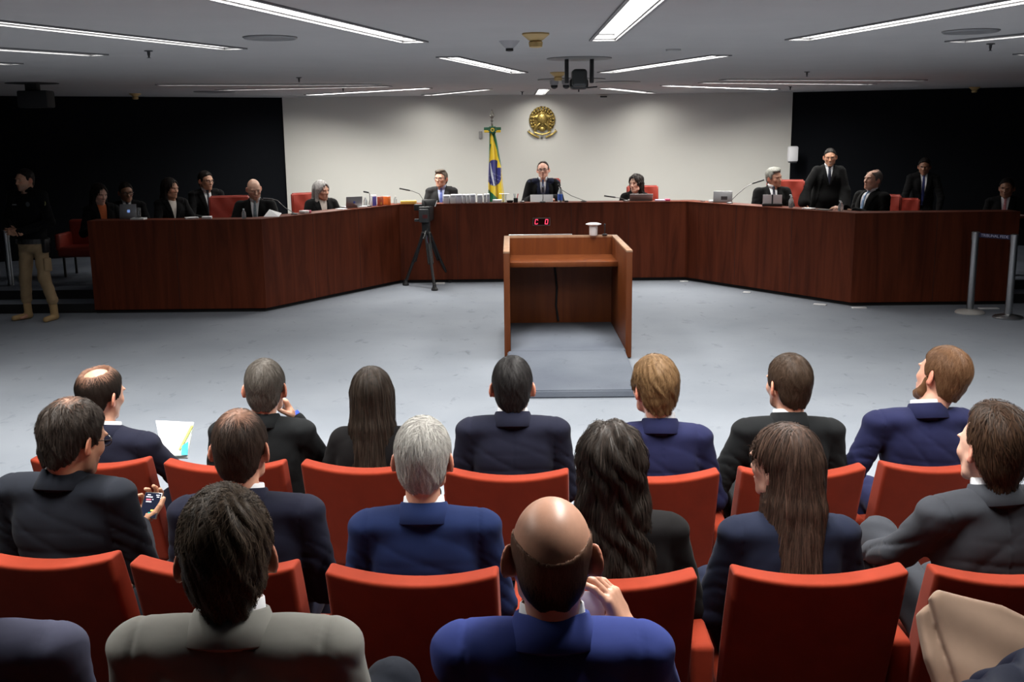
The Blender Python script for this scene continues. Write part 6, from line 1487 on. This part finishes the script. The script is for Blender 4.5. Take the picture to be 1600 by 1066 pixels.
o = box('white_scrap', (0, 0, 0.01), (0.13, 0.09, 0.02), M_paper, bevel=0.004); q = atz(690, 440, 0); o.location = (q.x, 15.60, 0); tag(o, 'crumpled white packet at the foot of the bench behind the tripod', 'packet')

# ---------------------------------------------------------------- things among the public
# papers of the balding man
v0 = [aty(243, 657, 4.98), aty(303, 660, 4.98), aty(293, 716, 4.72), aty(255, 716, 4.72)]
sheet('document_pages', v0, mat('page_paper', (0.66, 0.67, 0.68), 0.7), 'large white document pages held by the balding man in the front row', 'papers', 0.004)
v1 = [aty(288, 664, 4.955), aty(302, 662, 4.955), aty(292, 712, 4.71), aty(272, 712, 4.71)]
sheet('brochure', v1, mat('pale_brochure', (0.45, 0.55, 0.50), 0.6, vary=0.5, vscale=25), 'coloured brochure on the right of the white document pages', 'brochure', 0.004)
bm = NB(); k_s = [aty(283, 700, 4.70), aty(292, 700, 4.70), aty(292, 711, 4.68), aty(283, 711, 4.68)]
sheet('note_tab', [aty(284, 697, 4.72), aty(294, 690, 4.74), aty(293, 711, 4.67), aty(283, 711, 4.67)], mat('cyan_print', (0.02, 0.35, 0.55), 0.6), 'cyan card at the lower end of the coloured brochure', 'card', 0.003)
sheet('highlight_strip', [aty(298, 665, 4.93), aty(302, 665, 4.93), aty(282, 702, 4.74), aty(279, 702, 4.74)], mat('yellow_print_b', (0.6, 0.55, 0.08), 0.6), 'yellow strip along the coloured brochure', 'strip', 0.003)
# phone
ph = INFO[7]; c0 = aty(236, 790, 3.66)
t = thing('smartphone', 'smartphone with lit dark screen held by the person at the far left of second row', 'phone', c0, 0.0); t.rotation_euler = (math.radians(-38), 0, math.radians(-12)); t.rotation_mode = 'XYZ'
box('case', (0, 0.0, 0), (0.070, 0.009, 0.098), mat('phone_edge', (0.25, 0.24, 0.22), 0.3, 0.8), t, bevel=0.003)
box('screen', (0, -0.005, 0), (0.064, 0.001, 0.092), mat('phone_screen', (0.004, 0.005, 0.012), 0.15, emit=(0.02, 0.025, 0.05), estr=0.6), t)
um = [mat('ui_white', (0.5, 0.5, 0.6), 0.5, emit=(0.6, 0.6, 0.75), estr=0.8), mat('ui_red', (0.5, 0.1, 0.15), 0.5, emit=(0.6, 0.08, 0.15), estr=0.7), mat('ui_teal', (0.0, 0.3, 0.25), 0.5, emit=(0.0, 0.35, 0.28), estr=0.8), mat('ui_yellow', (0.6, 0.5, 0.1), 0.5, emit=(0.7, 0.55, 0.1), estr=0.8)]
for (x, z, w_, h_, k) in ((-0.015, 0.038, 0.012, 0.003, 0), (0.020, 0.038, 0.014, 0.003, 0), (-0.012, 0.030, 0.026, 0.004, 0), (0.022, 0.031, 0.010, 0.003, 0), (-0.012, 0.020, 0.020, 0.005, 1), (0.004, 0.021, 0.005, 0.003, 0), (-0.010, 0.012, 0.022, 0.004, 0), (0.014, -0.020, 0.014, 0.006, 3), (0.010, -0.030, 0.020, 0.005, 2)):
    box('screen_icon', (x, -0.0058, z), (w_, 0.0006, h_), um[k], t)
# wristband
inf = INFO[1]; el, wr = inf['g']['aR']; d = (wr-el)/np.linalg.norm(wr-el)
tube('wristband', [wr+d*0.008, wr+d*0.030], [0.0345, 0.0325], mat('blue_band', (0.01, 0.06, 0.55), 0.5), inf['root'], n=20)
# card held by the bald man
c1 = aty(924, 955, 2.17)
t = box('folded_card', (0, 0, 0), (0.062, 0.004, 0.085), mat('lilac_card', (0.75, 0.70, 0.78), 0.6), bevel=0.001); t.location = c1; t.rotation_euler = (-0.3, 0.15, 0.2); tag(t, 'small white card held beside the cheek of the bald man in royal blue', 'card')
# beige coat and what lies over it
def coat():
    Y0 = 2.42; O = aty(1520, 1000, Y0); a_ = Vector((1, 0.05, 0)).normalized(); nrm = Vector((-0.05, -0.80, 0.60)).normalized(); b_ = nrm.cross(a_).normalized()   # a right, b up the slope
    if b_.z < 0: b_ = -b_
    Mw = np.array([a_, b_, nrm])
    def to(px, py):
        dd = ray(px, py); o_ = Vector((0, 0, CAM_H)); tt = (O-o_).dot(nrm)/dd.dot(nrm); q = o_+dd*tt-O; return q.dot(a_), q.dot(b_)
    P1 = [to(*p) for p in ((1446, 938), (1458, 925), (1526, 932), (1560, 948), (1650, 968), (1650, 1130), (1500, 1110))]
    P2 = [to(*p) for p in ((1434, 958), (1450, 943), (1508, 1120), (1470, 1090), (1446, 1030))]
    lo = A_(-0.22, -0.32, -0.12); hi = A_(0.30, 0.20, 0.12); F = Field(lo, hi, 0.006)
    def poly(P, pts_):
        n = len(pts_); area = sum(pts_[i][0]*pts_[(i+1) % n][1]-pts_[(i+1) % n][0]*pts_[i][1] for i in range(n)); s = 1 if area > 0 else -1; d = None
        for i in range(n):
            (x0, y0), (x1, y1) = pts_[i], pts_[(i+1) % n]; ex, ey = x1-x0, y1-y0; L_ = math.hypot(ex, ey); q = s*(ey*(P[..., 0]-x0)-ex*(P[..., 1]-y0))/L_; d = q if d is None else np.maximum(d, q)
        return d
    def slab(pp, c, th):
        def f(P):
            d = poly(P, pp)+0.014; h_ = np.abs(P[..., 2]-c-0.0035*np.sin(P[..., 1]*42+P[..., 0]*9+2*np.sin(P[..., 0]*9))-0.004*np.sin(P[..., 0]*14-P[..., 1]*10))-th
            return np.sqrt(np.maximum(d, 0)**2+np.maximum(h_, 0)**2)+np.minimum(np.maximum(d, h_), 0)-0.014
        return f
    F.func(slab(P1, 0.018, 0.010), 0.0); F.func(slab(P2, -0.018, 0.012), 0.004)
    V, Q = F.mesh(); V = smooth_mesh(V, Q, 1, 0.4); W = V@Mw+np.array(O)
    o = np_mesh('folded_coat', W-np.array(O), Q, cloth('beige_coat_cloth', (0.21, 0.145, 0.108), bump=0.2)); o.location = O; tag(o, 'beige folded coat at the bottom right corner beside the navy puffer sleeve', 'coat')
coat()
